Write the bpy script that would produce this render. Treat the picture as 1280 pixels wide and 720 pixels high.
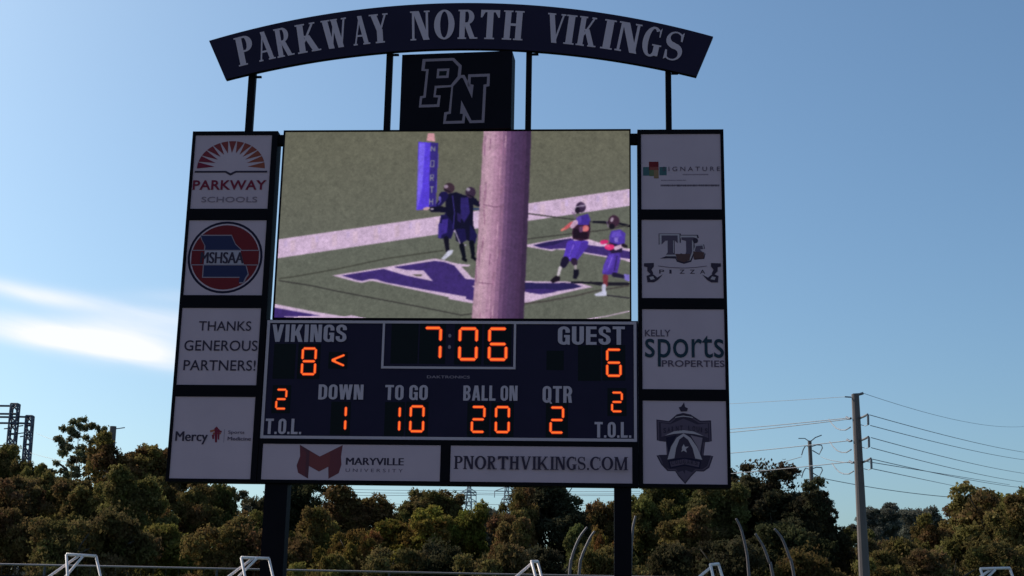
import bpy, math, random
import numpy as np
from mathutils import Vector, Matrix, Euler
random.seed(7)
rad = math.radians
S = bpy.context.scene
COL = S.collection
for o in list(bpy.data.objects): bpy.data.objects.remove(o)

# ------------------------------------------------------------------ camera
F_PX = 1700.0; PITCH = 0.245796; ROLL = 0.017687; CAM_Z = 1.6
cp, sp = math.cos(PITCH), math.sin(PITCH)
cr, sr = math.cos(ROLL), math.sin(ROLL)
fw = Vector((0, cp, sp)); r0 = Vector((1, 0, 0)); u0 = Vector((0, -sp, cp))
rt = cr*r0 + sr*u0; up = -sr*r0 + cr*u0
cam_d = bpy.data.cameras.new('camera'); cam = bpy.data.objects.new('camera', cam_d); COL.objects.link(cam)
cam_d.sensor_width = 36; cam_d.lens = 36*F_PX/1280; cam_d.clip_start = .1; cam_d.clip_end = 6000
M = Matrix((rt, up, -fw)).transposed().to_4x4(); M.translation = Vector((0, 0, CAM_Z))
cam.matrix_world = M
S.camera = cam

def at(px, py, Y):
    """world point at distance Y on the sight line of a place in the photograph"""
    d = fw + rt*((px-640)/F_PX) - up*((py-360)/F_PX)
    return Vector((0, 0, CAM_Z)) + d*(Y/d.y)

# ------------------------------------------------------------------ sky and sun
SUN_EL, SUN_AZ = rad(38), rad(-56)        # azimuth from the view direction, negative = left
W = bpy.data.worlds.new('World'); S.world = W; W.use_nodes = True
nt = W.node_tree; N = nt.nodes; L = nt.links; N.clear()
def nd(t, **k):
    n = N.new(t)
    for a, b in k.items(): setattr(n, a, b)
    return n
sky = nd('ShaderNodeTexSky', sky_type='NISHITA'); sky.sun_disc = False
sky.sun_elevation = SUN_EL; sky.sun_rotation = SUN_AZ
sky.air_density = 1.0; sky.dust_density = 2.0; sky.ozone_density = 1.2; sky.altitude = 150
def mth(op, a, b=None, c=None, clamp=False):
    n = nd('ShaderNodeMath', operation=op); n.use_clamp = clamp
    for i, v in enumerate((a, b, c)):
        if v is None: continue
        if isinstance(v, (int, float)): n.inputs[i].default_value = v
        else: L.new(v, n.inputs[i])
    return n.outputs[0]
tc = nd('ShaderNodeTexCoord'); sx = nd('ShaderNodeSeparateXYZ'); L.new(tc.outputs['Generated'], sx.inputs[0])
az = mth('ARCTAN2', sx.outputs[0], sx.outputs[1]); el = mth('ARCSINE', sx.outputs[2])
cv = nd('ShaderNodeCombineXYZ')
L.new(mth('MULTIPLY', az, 5.0), cv.inputs[0])
L.new(mth('MULTIPLY', mth('ADD', el, mth('MULTIPLY', az, .16)), 24.0), cv.inputs[1])
n1 = nd('ShaderNodeTexNoise'); n1.inputs['Scale'].default_value = 1.0; n1.inputs['Detail'].default_value = 5; n1.inputs['Roughness'].default_value = .48; n1.inputs['Distortion'].default_value = .4
L.new(cv.outputs[0], n1.inputs['Vector'])
nz = n1.outputs[0]
cv2 = nd('ShaderNodeCombineXYZ'); L.new(mth('MULTIPLY', az, 9.0), cv2.inputs[0]); L.new(mth('MULTIPLY', mth('ADD', el, mth('MULTIPLY', az, .2)), 70.0), cv2.inputs[1])
n2 = nd('ShaderNodeTexNoise'); n2.inputs['Scale'].default_value = 1.0; n2.inputs['Detail'].default_value = 6; n2.inputs['Roughness'].default_value = .6; n2.inputs['Distortion'].default_value = .8
L.new(cv2.outputs[0], n2.inputs['Vector']); nf = mth('ADD', mth('MULTIPLY', nz, .6), mth('MULTIPLY', n2.outputs[0], .4))
def band(a0, e0, slope, wa, we, amp):
    """a cirrus streak centred at azimuth a0, elevation e0, leaning by slope"""
    da = mth('SUBTRACT', az, a0)
    de = mth('SUBTRACT', mth('SUBTRACT', el, e0), mth('MULTIPLY', da, slope))
    de = mth('ADD', de, mth('MULTIPLY', mth('SUBTRACT', nz, .5), we*2.2))
    g = mth('EXPONENT', mth('MULTIPLY', mth('ADD', mth('POWER', mth('ABSOLUTE', mth('DIVIDE', da, wa)), 2.0), mth('POWER', mth('ABSOLUTE', mth('DIVIDE', de, we)), 2.0)), -1.0))
    return mth('MULTIPLY', g, amp)
def azel(px, py):
    d = (at(px, py, 100)-Vector((0, 0, CAM_Z))).normalized()
    return math.atan2(d.x, d.y), math.asin(d.z)
a1, e1 = azel(70, 385); a2, e2 = azel(150, 424); a3, e3 = azel(10, 400); a4, e4 = azel(5, 350)
def streak(p, q, ext, we, amp):
    (a_, e_), (b_, f_) = azel(*p), azel(*q)
    return band((a_+b_)/2, (e_+f_)/2, (f_-e_)/(b_-a_), ext*abs(b_-a_)/2, we, amp)
cl = streak((-30, 398), (215, 436), 1.15, .0095, 1.15)
cl = mth('ADD', cl, streak((70, 420), (225, 452), 1.1, .0080, 1.1))
cl = mth('ADD', cl, streak((110, 402), (300, 412), 1.2, .011, .7))
cl = mth('ADD', cl, streak((-40, 348), (140, 386), 1.1, .0055, .95))
cl = mth('ADD', cl, streak((150, 370), (330, 372), 1.0, .0050, .22))
for (A_, E_, sl, wa, we, am) in ((-1.2, .5, -.2, .3, .03, .5), (-2.3, .35, .1, .4, .03, .4), (1.6, .4, .15, .35, .03, .35), (2.7, .6, -.1, .4, .04, .35)):
    cl = mth('ADD', cl, band(A_, E_, sl, wa, we, am))
fac = mth('MULTIPLY', cl, mth('MULTIPLY_ADD', nf, 1.5, .05), clamp=True)
fac = mth('MULTIPLY', fac, .95)
mx = nd('ShaderNodeMix', data_type='RGBA'); L.new(fac, mx.inputs[0])
tint = nd('ShaderNodeMix', data_type='RGBA', blend_type='MULTIPLY'); tint.inputs[0].default_value = 1
L.new(sky.outputs[0], tint.inputs[6]); tint.inputs[7].default_value = (.79, 1.01, 1.12, 1)
L.new(tint.outputs[2], mx.inputs[6]); mx.inputs[7].default_value = (8.8, 8.9, 9.4, 1)
bg = nd('ShaderNodeBackground'); bg.inputs[1].default_value = .114
L.new(mx.outputs[2], bg.inputs[0])
wo = nd('ShaderNodeOutputWorld'); L.new(bg.outputs[0], wo.inputs[0])
sd = bpy.data.lights.new('sun', 'SUN'); sd.energy = 4.6; sd.angle = rad(.5); sd.color = (1, .93, .82)
sun = bpy.data.objects.new('sun', sd); COL.objects.link(sun)
sv = Vector((math.sin(SUN_AZ)*math.cos(SUN_EL), math.cos(SUN_AZ)*math.cos(SUN_EL), math.sin(SUN_EL)))
sun.rotation_euler = sv.to_track_quat('Z', 'Y').to_euler(); sun.location = (-30, 20, 40)
S.view_settings.view_transform = 'Standard'; S.view_settings.look = 'None'
S.view_settings.exposure = 0.0; S.view_settings.gamma = 1
S.render.resolution_x = 1024; S.render.resolution_y = 576

# ------------------------------------------------------------------ helpers
def link(o): COL.objects.link(o); return o
def tag(o, label=None, cat=None, group=None, kind=None):
    if label: o['label'] = label
    if cat: o['category'] = cat
    if group: o['group'] = group
    if kind: o['kind'] = kind
    return o
def empty(name, loc, rz=0, **k):
    o = bpy.data.objects.new(name, None); o.empty_display_size = .3; link(o)
    o.location = loc; o.rotation_euler = (0, 0, rz); return tag(o, **k)

def mat(name, col, rough=.6, metal=0, emit=None, es=1, noise=0, nscale=8, bump=0, spec=.5):
    m = bpy.data.materials.new(name); m.use_nodes = True; t = m.node_tree; b = t.nodes['Principled BSDF']
    b.inputs['Base Color'].default_value = (*col, 1); b.inputs['Roughness'].default_value = rough
    b.inputs['Metallic'].default_value = metal; b.inputs['Specular IOR Level'].default_value = spec
    if emit: b.inputs['Emission Color'].default_value = (*emit, 1); b.inputs['Emission Strength'].default_value = es
    if noise or bump:
        c = t.nodes.new('ShaderNodeTexCoord'); n = t.nodes.new('ShaderNodeTexNoise'); n.inputs['Scale'].default_value = nscale; n.inputs['Detail'].default_value = 6
        t.links.new(c.outputs['Object'], n.inputs['Vector'])
        if noise:
            x = t.nodes.new('ShaderNodeMix'); x.data_type = 'RGBA'
            x.inputs[6].default_value = (*[v*(1-noise) for v in col], 1); x.inputs[7].default_value = (*[min(1, v*(1+noise)) for v in col], 1)
            t.links.new(n.outputs[0], x.inputs[0]); t.links.new(x.outputs[2], b.inputs['Base Color'])
        if bump:
            u = t.nodes.new('ShaderNodeBump'); u.inputs['Strength'].default_value = bump; u.inputs['Distance'].default_value = .02
            t.links.new(n.outputs[0], u.inputs['Height']); t.links.new(u.outputs[0], b.inputs['Normal'])
    return m

class MB:
    def __init__(s): s.v = []; s.f = []; s.m = []; s.mats = []; s.k = 0
    def mi(s, m):
        if m not in s.mats: s.mats.append(m)
        return s.mats.index(m)
    def face(s, pts, m):
        b = len(s.v); s.v += [tuple(p) for p in pts]; s.f.append(tuple(range(b, b+len(pts)))); s.m.append(s.mi(m))
    def box(s, x0, x1, y0, y1, z0, z1, m):
        b = len(s.v)
        s.v += [(x, y, z) for z in (z0, z1) for y in (y0, y1) for x in (x0, x1)]
        for q in ((0, 2, 3, 1), (4, 5, 7, 6), (0, 1, 5, 4), (2, 6, 7, 3), (0, 4, 6, 2), (1, 3, 7, 5)):
            s.f.append(tuple(b+i for i in q)); s.m.append(s.mi(m))
    def tube(s, pts, r, m, n=8, caps=True):
        pts = [Vector(p) for p in pts]; rs = r if isinstance(r, (list, tuple)) else [r]*len(pts)
        b = len(s.v); k = s.mi(m); ref = None
        for i, p in enumerate(pts):
            d = (pts[min(i+1, len(pts)-1)]-pts[max(i-1, 0)]).normalized()
            if ref is None: ref = Vector((0, 0, 1)) if abs(d.z) < .9 else Vector((1, 0, 0))
            a = d.cross(ref).normalized(); c = a.cross(d).normalized(); ref = c
            for j in range(n):
                t = math.tau*j/n; s.v.append(tuple(p+a*(math.cos(t)*rs[i])+c*(math.sin(t)*rs[i])))
        for i in range(len(pts)-1):
            for j in range(n):
                s.f.append((b+i*n+j, b+i*n+(j+1) % n, b+(i+1)*n+(j+1) % n, b+(i+1)*n+j)); s.m.append(k)
        if caps:
            s.f.append(tuple(b+j for j in range(n))[::-1]); s.m.append(k)
            e = b+(len(pts)-1)*n; s.f.append(tuple(e+j for j in range(n))); s.m.append(k)
    # flat art facing -Y; every shape a hair in front of the one before
    def art(s, pts, m, y):
        s.k += 1; yy = y-.0012-s.k*.0004
        a = sum(pts[i][0]*pts[(i+1) % len(pts)][1]-pts[(i+1) % len(pts)][0]*pts[i][1] for i in range(len(pts)))
        if a < 0: pts = pts[::-1]
        s.face([(p[0], yy, p[1]) for p in pts], m)
    def build(s, name, parent=None, smooth=False, **k):
        me = bpy.data.meshes.new(name); me.from_pydata(s.v, [], s.f)
        for m in s.mats: me.materials.append(m)
        me.polygons.foreach_set('material_index', s.m)
        if smooth: me.polygons.foreach_set('use_smooth', [True]*len(s.f))
        me.update()
        o = link(bpy.data.objects.new(name, me)); o.parent = parent
        return tag(o, **k)

FONT_CACHE = {}
def font_mesh(txt, bold):
    key = (txt, bold)
    if key in FONT_CACHE: return FONT_CACHE[key]
    cu = bpy.data.curves.new('lettering', 'FONT'); cu.body = txt; cu.offset = bold; cu.resolution_u = 4; cu.space_character = 1.0+bold*2
    ob = link(bpy.data.objects.new('lettering', cu))
    dg = bpy.context.evaluated_depsgraph_get(); dg.update()
    me = bpy.data.meshes.new_from_object(ob.evaluated_get(dg))
    v = [tuple(p.co) for p in me.vertices]; f = [tuple(q.vertices) for q in me.polygons]
    bpy.data.objects.remove(ob); bpy.data.curves.remove(cu); bpy.data.meshes.remove(me)
    FONT_CACHE[key] = (v, f); return v, f
def letters(mb, txt, x0, x1, z0, z1, m, y, bold=0.0, shear=0):
    """sans lettering fitted into a rectangle of a panel"""
    if bold < 0:          # thicken by overprinting, for words with tight inner corners
        for d in (bold, 0, -bold): letters(mb, txt, x0+d, x1+d, z0, z1, m, y)
        return
    v, f = font_mesh(txt, bold); mb.k += 1; yy = y-.0012-mb.k*.0004
    xs = [p[0] for p in v]; ys = [p[1] for p in v]; a, b, c, d = min(xs), max(xs), min(ys), max(ys)
    o = len(mb.v); kx = (x1-x0)/(b-a); kz = (z1-z0)/(d-c)
    mb.v += [(x0+(p[0]-a)*kx+shear*(p[1]-c)*kz, yy, z0+(p[1]-c)*kz) for p in v]
    k = mb.mi(m)
    for q in f: mb.f.append(tuple(o+i for i in q)); mb.m.append(k)

def sans_glyph(ch, s=.185):
    """condensed grotesque capital, one unit high: outline pieces and width"""
    P = []; w = .50
    R = lambda x0, y0, x1, y1: P.append([(x0, y0), (x1, y0), (x1, y1), (x0, y1)])
    D = lambda xb, yb, xt, yt, q: P.append([(xb-q/2, yb), (xb+q/2, yb), (xt+q/2, yt), (xt-q/2, yt)])
    def stroke(pts, q=s*.5, qy=.075):
        n = len(pts)
        def nr(i):
            a, b = pts[max(i-1, 0)], pts[min(i+1, n-1)]; l = math.hypot(b[0]-a[0], b[1]-a[1]) or 1; return -(b[1]-a[1])/l*q, (b[0]-a[0])/l*qy
        for i in range(n-1):
            a, b = nr(i), nr(i+1); p, c = pts[i], pts[i+1]; P.append([(p[0]+a[0], p[1]+a[1]), (c[0]+b[0], c[1]+b[1]), (c[0]-b[0], c[1]-b[1]), (p[0]-a[0], p[1]-a[1])])
    def arc(cx, cy, rx, ry, a0, a1, n=8): return [(cx+rx*math.cos(rad(a0+(a1-a0)*i/n)), cy+ry*math.sin(rad(a0+(a1-a0)*i/n))) for i in range(n+1)]
    h = s/2; xr = w-h; cx = w/2; rx = cx-h; t = .07
    if ch == 'I': R(0, 0, s, 1); w = s
    elif ch == 'L': R(0, 0, s, 1); R(s, 0, .42, .15); w = .42
    elif ch == 'T': R(.16, 0, .16+s, .85); R(0, .85, .505, 1)
    elif ch == 'E': R(0, 0, s, 1); [R(s, y, .44, y+.15) for y in (0, .425, .85)]; w = .44
    elif ch == 'N': R(0, 0, s*.92, 1); R(.54-s*.92, 0, .54, 1); D(.54-s*.95, 0, s*.95, 1, s*.95); w = .54
    elif ch == 'K': R(0, 0, s, 1); D(s+.02, .36, .44, 1, s*1.05); D(.46, 0, s+.10, .62, s*1.1); w = .55
    elif ch == 'V': D(.26, 0, .09, 1, s); D(.28, 0, .45, 1, s); w = .54
    elif ch == 'W': D(.19, 0, .09, 1, s); D(.22, 0, .36, 1, s*.8); D(.52, 0, .39, 1, s*.8); D(.55, 0, .66, 1, s); w = .75
    elif ch == 'A': D(.09, 0, .25, 1, s); D(.46, 0, .30, 1, s); R(.15, .2, .40, .33); w = .55
    elif ch in 'OQ':
        stroke(arc(cx, 1-t-.17, rx, .17, 0, 180)+arc(cx, t+.17, rx, .17, 180, 360)+[(w-h, 1-t-.17)])
        if ch == 'Q': D(.50, -.06, .30, .26, .12)
    elif ch == 'U': stroke([(h, 1)]+arc(cx, t+.17, rx, .17, 180, 360)+[(w-h, 1)])
    elif ch == 'G': stroke([(w-h, .66)]+arc(cx, 1-t-.17, rx, .17, 0, 180)+arc(cx, t+.17, rx, .17, 180, 330)+[(w-h, .24), (w-h, .5)]); R(w*.52, .40, w, .53); R(w-.10, 0, w, .2)
    elif ch == 'S': stroke([(w-h, .68)]+arc(cx, 1-t-.15, rx, .15, 0, 180)+[(h, .70), (h+.03, .60), (cx, .51), (w-h-.03, .41), (w-h, .30)]+arc(cx, t+.15, rx, .15, 0, -180)+[(h, .32)])
    elif ch == 'D': R(0, 0, s, 1); stroke([(s*.8, 1-t)]+[(w*.42, 1-t)]+arc(w*.42, 1-t-.2, w*.58-h, .2, 90, 0)+arc(w*.42, t+.2, w*.58-h, .2, 0, -90)+[(s*.8, t)])
    elif ch == 'B':
        R(0, 0, s, 1)
        for c0, c1 in ((t, .49), (.53, 1-t)): m_ = (c0+c1)/2; stroke([(s*.8, c1), (w*.5, c1)]+arc(w*.5, m_, w*.47-h, (c1-c0)/2, 90, -90)+[(s*.8, c0)], s*.46)
    elif ch in 'RP':
        R(0, 0, s, 1); m_ = (.47+1-t)/2; stroke([(s*.8, 1-t), (w*.5, 1-t)]+arc(w*.5, m_, w*.5-h, (1-t-.47)/2, 90, -90)+[(s*.8, .47)])
        D(w-h-.01, 0, w-h-.06, .44, s)
    elif ch == '.': R(0, 0, .14, .15); w = .14
    elif ch == ' ': w = .16
    return P, w
def caption(mb, txt, x0, x1, z0, z1, m, y):
    gl = [sans_glyph(c) for c in txt]; gap = .085; tot = sum(g[1] for g in gl)+gap*(len(gl)-1); k = (x1-x0)/tot; x = x0
    for P, w in gl:
        for q in P: mb.art([(x+p[0]*k, z0+p[1]*(z1-z0)) for p in q], m, y)
        x += (w+gap)*k
def glyph(ch, St, T, H, E):
    """serif capital one unit high: list of outline pieces"""
    P = []
    R = lambda x0, y0, x1, y1: P.append([(x0, y0), (x1, y0), (x1, y1), (x0, y1)])
    D = lambda xb, yb, xt, yt, w: P.append([(xb-w/2, yb), (xb+w/2, yb), (xt+w/2, yt), (xt-w/2, yt)])
    def sf(xc, w, top): R(xc-w/2, 1-H, xc+w/2, 1) if top else R(xc-w/2, 0, xc+w/2, H)
    def stem(xc, w=None): w = w or St; R(xc-w/2, 0, xc+w/2, 1)
    def arc(cx, cy, rx, ry, ix, iy, a0, a1, sh=0, n=14):
        for i in range(n):
            a = rad(a0+(a1-a0)*i/n); b = rad(a0+(a1-a0)*(i+1)/n)
            P.append([(cx+sh+ix*math.cos(a), cy+iy*math.sin(a)), (cx+rx*math.cos(a), cy+ry*math.sin(a)), (cx+rx*math.cos(b), cy+ry*math.sin(b)), (cx+sh+ix*math.cos(b), cy+iy*math.sin(b))])
    SW = St+2*E
    if ch == 'I': stem(SW/2); sf(SW/2, SW, 0); sf(SW/2, SW, 1)
    elif ch in 'PR':
        x = SW/2; stem(x); sf(x, SW, 0); R(0, 1-H, x+.18, 1); c = x+.16
        lo = .45 if ch == 'P' else .50
        R(x, lo, c, lo+T); R(x, 1-T, c, 1); ry = (1-lo)/2
        arc(c, lo+ry, .15+St*.55, ry, .15-St*.42, ry-T, -90, 90)
        if ch == 'R': D(x+St*.5+.20+St*.4, 0, x+St*.5+.05, lo+T*.6, St); R(x+St+.12+E*.3, 0, x+St+.30+E, H)
    elif ch == 'H':
        g = .36; a = SW/2; b = a+g
        for x in (a, b): stem(x); sf(x, SW, 0); sf(x, SW, 1)
        R(a, .48, b, .48+T*1.3)
    elif ch == 'T':
        c = .29; stem(c); sf(c, SW, 0); R(0, 1-T*1.2, .58, 1)
        for s_, x in ((1, 0), (-1, .58)): P.append([(x, 1-T), (x, .74), (x+s_*T*.7, .74), (x+s_*T*2.2, 1-T)])
    elif ch == 'N':
        a = E+T*.6; b = a+.42; stem(a, T*1.1); stem(b, T*1.1); D(b-.02, 0, a+St*.42, 1, St); sf(a, T+2*E, 0); sf(b, T+2*E, 1); R(0, 1-H, a+St*.5, 1)
    elif ch == 'A':
        D(E+.02, 0, .33, 1, T); D(.56, 0, .32, 1, St); R(.13, .28, .48, .28+T); sf(E+.03, T+2*E, 0); sf(.56, SW, 0)
    elif ch == 'V':
        D(.33, 0, .12+E*.3, 1, St); D(.34, 0, .58, 1, T); sf(.14, SW, 1); sf(.57, T+2*E, 1)
    elif ch == 'W':
        D(.28, 0, .12, 1, St); D(.29, 0, .44, 1, T); D(.60, 0, .42, 1, St); D(.61, 0, .78, 1, T); sf(.14, SW, 1); sf(.77, T+2*E, 1); sf(.43, SW*.8, 1)
    elif ch == 'Y':
        R(.33-St/2, 0, .33+St/2, .46); sf(.33, SW, 0); D(.33, .42, .14, 1, St); D(.35, .42, .54, 1, T); sf(.15, SW, 1); sf(.53, T+2*E, 1)
    elif ch == 'K':
        x = SW/2; stem(x); sf(x, SW, 0); sf(x, SW, 1); D(x+St*.4, .36, .56, 1, T*1.15); D(.58, 0, x+St*.75+.03, .58, St); sf(.54, T+2*E, 1); sf(.58, SW, 0)
    elif ch == 'M':
        a = E+T*.5; b = a+.60; stem(a, T*1.1); stem(b, St); D((a+b)/2, 0, a+.05, 1, St); D((a+b)/2, 0, b-.03, 1, T); sf(a, T+2*E, 0); R(0, 1-H, a+St*.6, 1); sf(b, SW, 0); R(b-St*.6, 1-H, b+St/2+E, 1)
    elif ch == 'O': arc(.32, .5, .32, .515, .32-St, .515-T, 0, 360, n=32)
    elif ch in 'CG':
        arc(.32, .5, .32, .515, .32-St, .515-T*1.1, 52, 308, n=26)
        P.append([(.50, .90), (.56, 1.0), (.56, .68), (.52, .68)])
        if ch == 'G': R(.40, 0.04, .40+St, .42); R(.34, .42-H, .46+St, .42)
        else: P.append([(.50, .10), (.54, .30), (.58, .30), (.57, .2)])
    elif ch == 'S':
        pts = []
        for i in range(29):
            t = i/28
            if t < .5: a = rad(40+t*2*230); cx, cy, rx, ry = .25, .745, .17, .225
            else: a = rad(90-(t-.5)*2*230); cx, cy, rx, ry = .25, .265, .185, .235
            pts.append((cx+rx*math.cos(a), cy+ry*math.sin(a)))
        for i in range(28):
            t0, t1 = abs(i/28-.5), abs((i+1)/28-.5); w0, w1 = [T*.75+(St*1.0-T*.6)*math.exp(-(t/.17)**2) for t in (t0, t1)]
            def nr(j):
                p, q = pts[max(j-1, 0)], pts[min(j+1, 28)]; l = math.hypot(q[0]-p[0], q[1]-p[1]) or 1
                return -(q[1]-p[1])/l, (q[0]-p[0])/l
            a, b = nr(i), nr(i+1); p, q = pts[i], pts[i+1]
            P.append([(p[0]+a[0]*w0/2, p[1]+a[1]*w0/2), (q[0]+b[0]*w1/2, q[1]+b[1]*w1/2), (q[0]-b[0]*w1/2, q[1]-b[1]*w1/2), (p[0]-a[0]*w0/2, p[1]-a[1]*w0/2)])
        P.append([(.36, .90), (.43, 1.0), (.43, .68), (.39, .68)]); P.append([(.07, 0), (.07, .33), (.11, .33), (.15, .09)])
    elif ch == '.': R(0, 0, St, St)
    xs = [p[0] for q in P for p in q]; a = min(xs); w = max(xs)-a
    return [[((p[0]-a)/w, p[1]) for p in q] for q in P], w
def serif_letter(mb, ch, cx, cz, w, h, ang, m, y, st):
    """capital with its bottom centre at cx,cz, turned by ang; z steps keep its pieces apart"""
    P, _ = glyph(ch, *st); ca, sa = math.cos(ang), math.sin(ang)
    for q in P:
        mb.art([(cx+(p[0]-.5)*w*ca-p[1]*h*sa, cz+(p[0]-.5)*w*sa+p[1]*h*ca) for p in q], m, y)

# ------------------------------------------------------------------ materials
M_black = mat('black_painted_steel', (.0050, .0028, .0055), .6, noise=.3, nscale=3, spec=.08)
M_cab = mat('black_cabinet', (.0060, .0035, .0075), .6, noise=.3, nscale=2, spec=.08)
M_navy = mat('navy_panel_paint', (.025, .016, .038), .6, noise=.15, nscale=1.5, spec=.08)
M_navyart = mat('dark_navy_vinyl', (.022, .014, .035), .6, spec=.08)
M_navyd = mat('monogram_navy', (.011, .007, .014), .6, spec=.08)
M_brn = mat('ink_brown', (.10, .028, .026), .7)
M_slot = mat('unlit_led_module', (.004, .004, .006), .5, spec=.15)
M_sign = mat('white_sign_face', (.58, .37, .42), .6, noise=.09, nscale=1.6, spec=.15)
M_line = mat('grey_white_vinyl', (.56, .39, .43), .6, spec=.15)
M_letter = mat('arch_letter_white', (.64, .44, .49), .6, noise=.05, nscale=2, spec=.15)
M_txt = mat('score_caption_white', (.56, .39, .44), .6, spec=.15)
M_ink = mat('ink_black', (.055, .033, .055), .7, spec=.1)
M_ink2 = mat('ink_grey', (.125, .075, .11), .7, spec=.1)
M_ink3 = mat('ink_faint', (.27, .17, .21), .7, spec=.1)
M_mar = mat('ink_maroon', (.22, .022, .045), .7, spec=.1)
M_red = mat('ink_red', (.19, .018, .024), .7, spec=.1)
M_org = mat('ink_orange', (.40, .11, .06), .7, spec=.1)
M_teal = mat('ink_teal', (.07, .12, .13), .7, spec=.1)
M_dteal = mat('ink_dark_teal', (.026, .042, .06), .7, spec=.1)
M_outl = mat('monogram_outline', (.31, .205, .245), .6, spec=.15)
M_led = mat('led_segment', (.02, .01, .01), .5, emit=(1.0, .145, .012), es=1.15)
M_led2 = mat('led_segment_rim', (.02, .005, .005), .5, emit=(.50, .026, .004), es=.9)
M_galv = mat('galvanised_tube', (.34, .28, .27), .45, .4, noise=.15, nscale=20)
M_white = mat('white_tube_paint', (.85, .72, .68), .4, noise=.08, nscale=12)
M_pole = mat('weathered_steel_pole', (.13, .10, .095), .75, noise=.22, nscale=1.5, bump=.2)
M_wire = mat('aluminium_wire', (.24, .24, .26), .6)
M_lat = mat('lattice_steel', (.09, .09, .13), .6, noise=.2, nscale=2)
M_lath = mat('hazed_lattice_steel', (.26, .29, .33), .7)  # haze over the distant pylons put into the colour, paler and bluer
M_bark = mat('bark', (.055, .042, .032), .9, noise=.4, nscale=6, bump=.5)
M_curve = mat('grey_curved_tube', (.16, .125, .13), .6, 0)
M_mesh = mat('windscreen_fabric', (.014, .014, .016), .9, noise=.4, nscale=4, spec=.1)
M_ins = mat('insulator_grey', (.16, .16, .18), .5)
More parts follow.
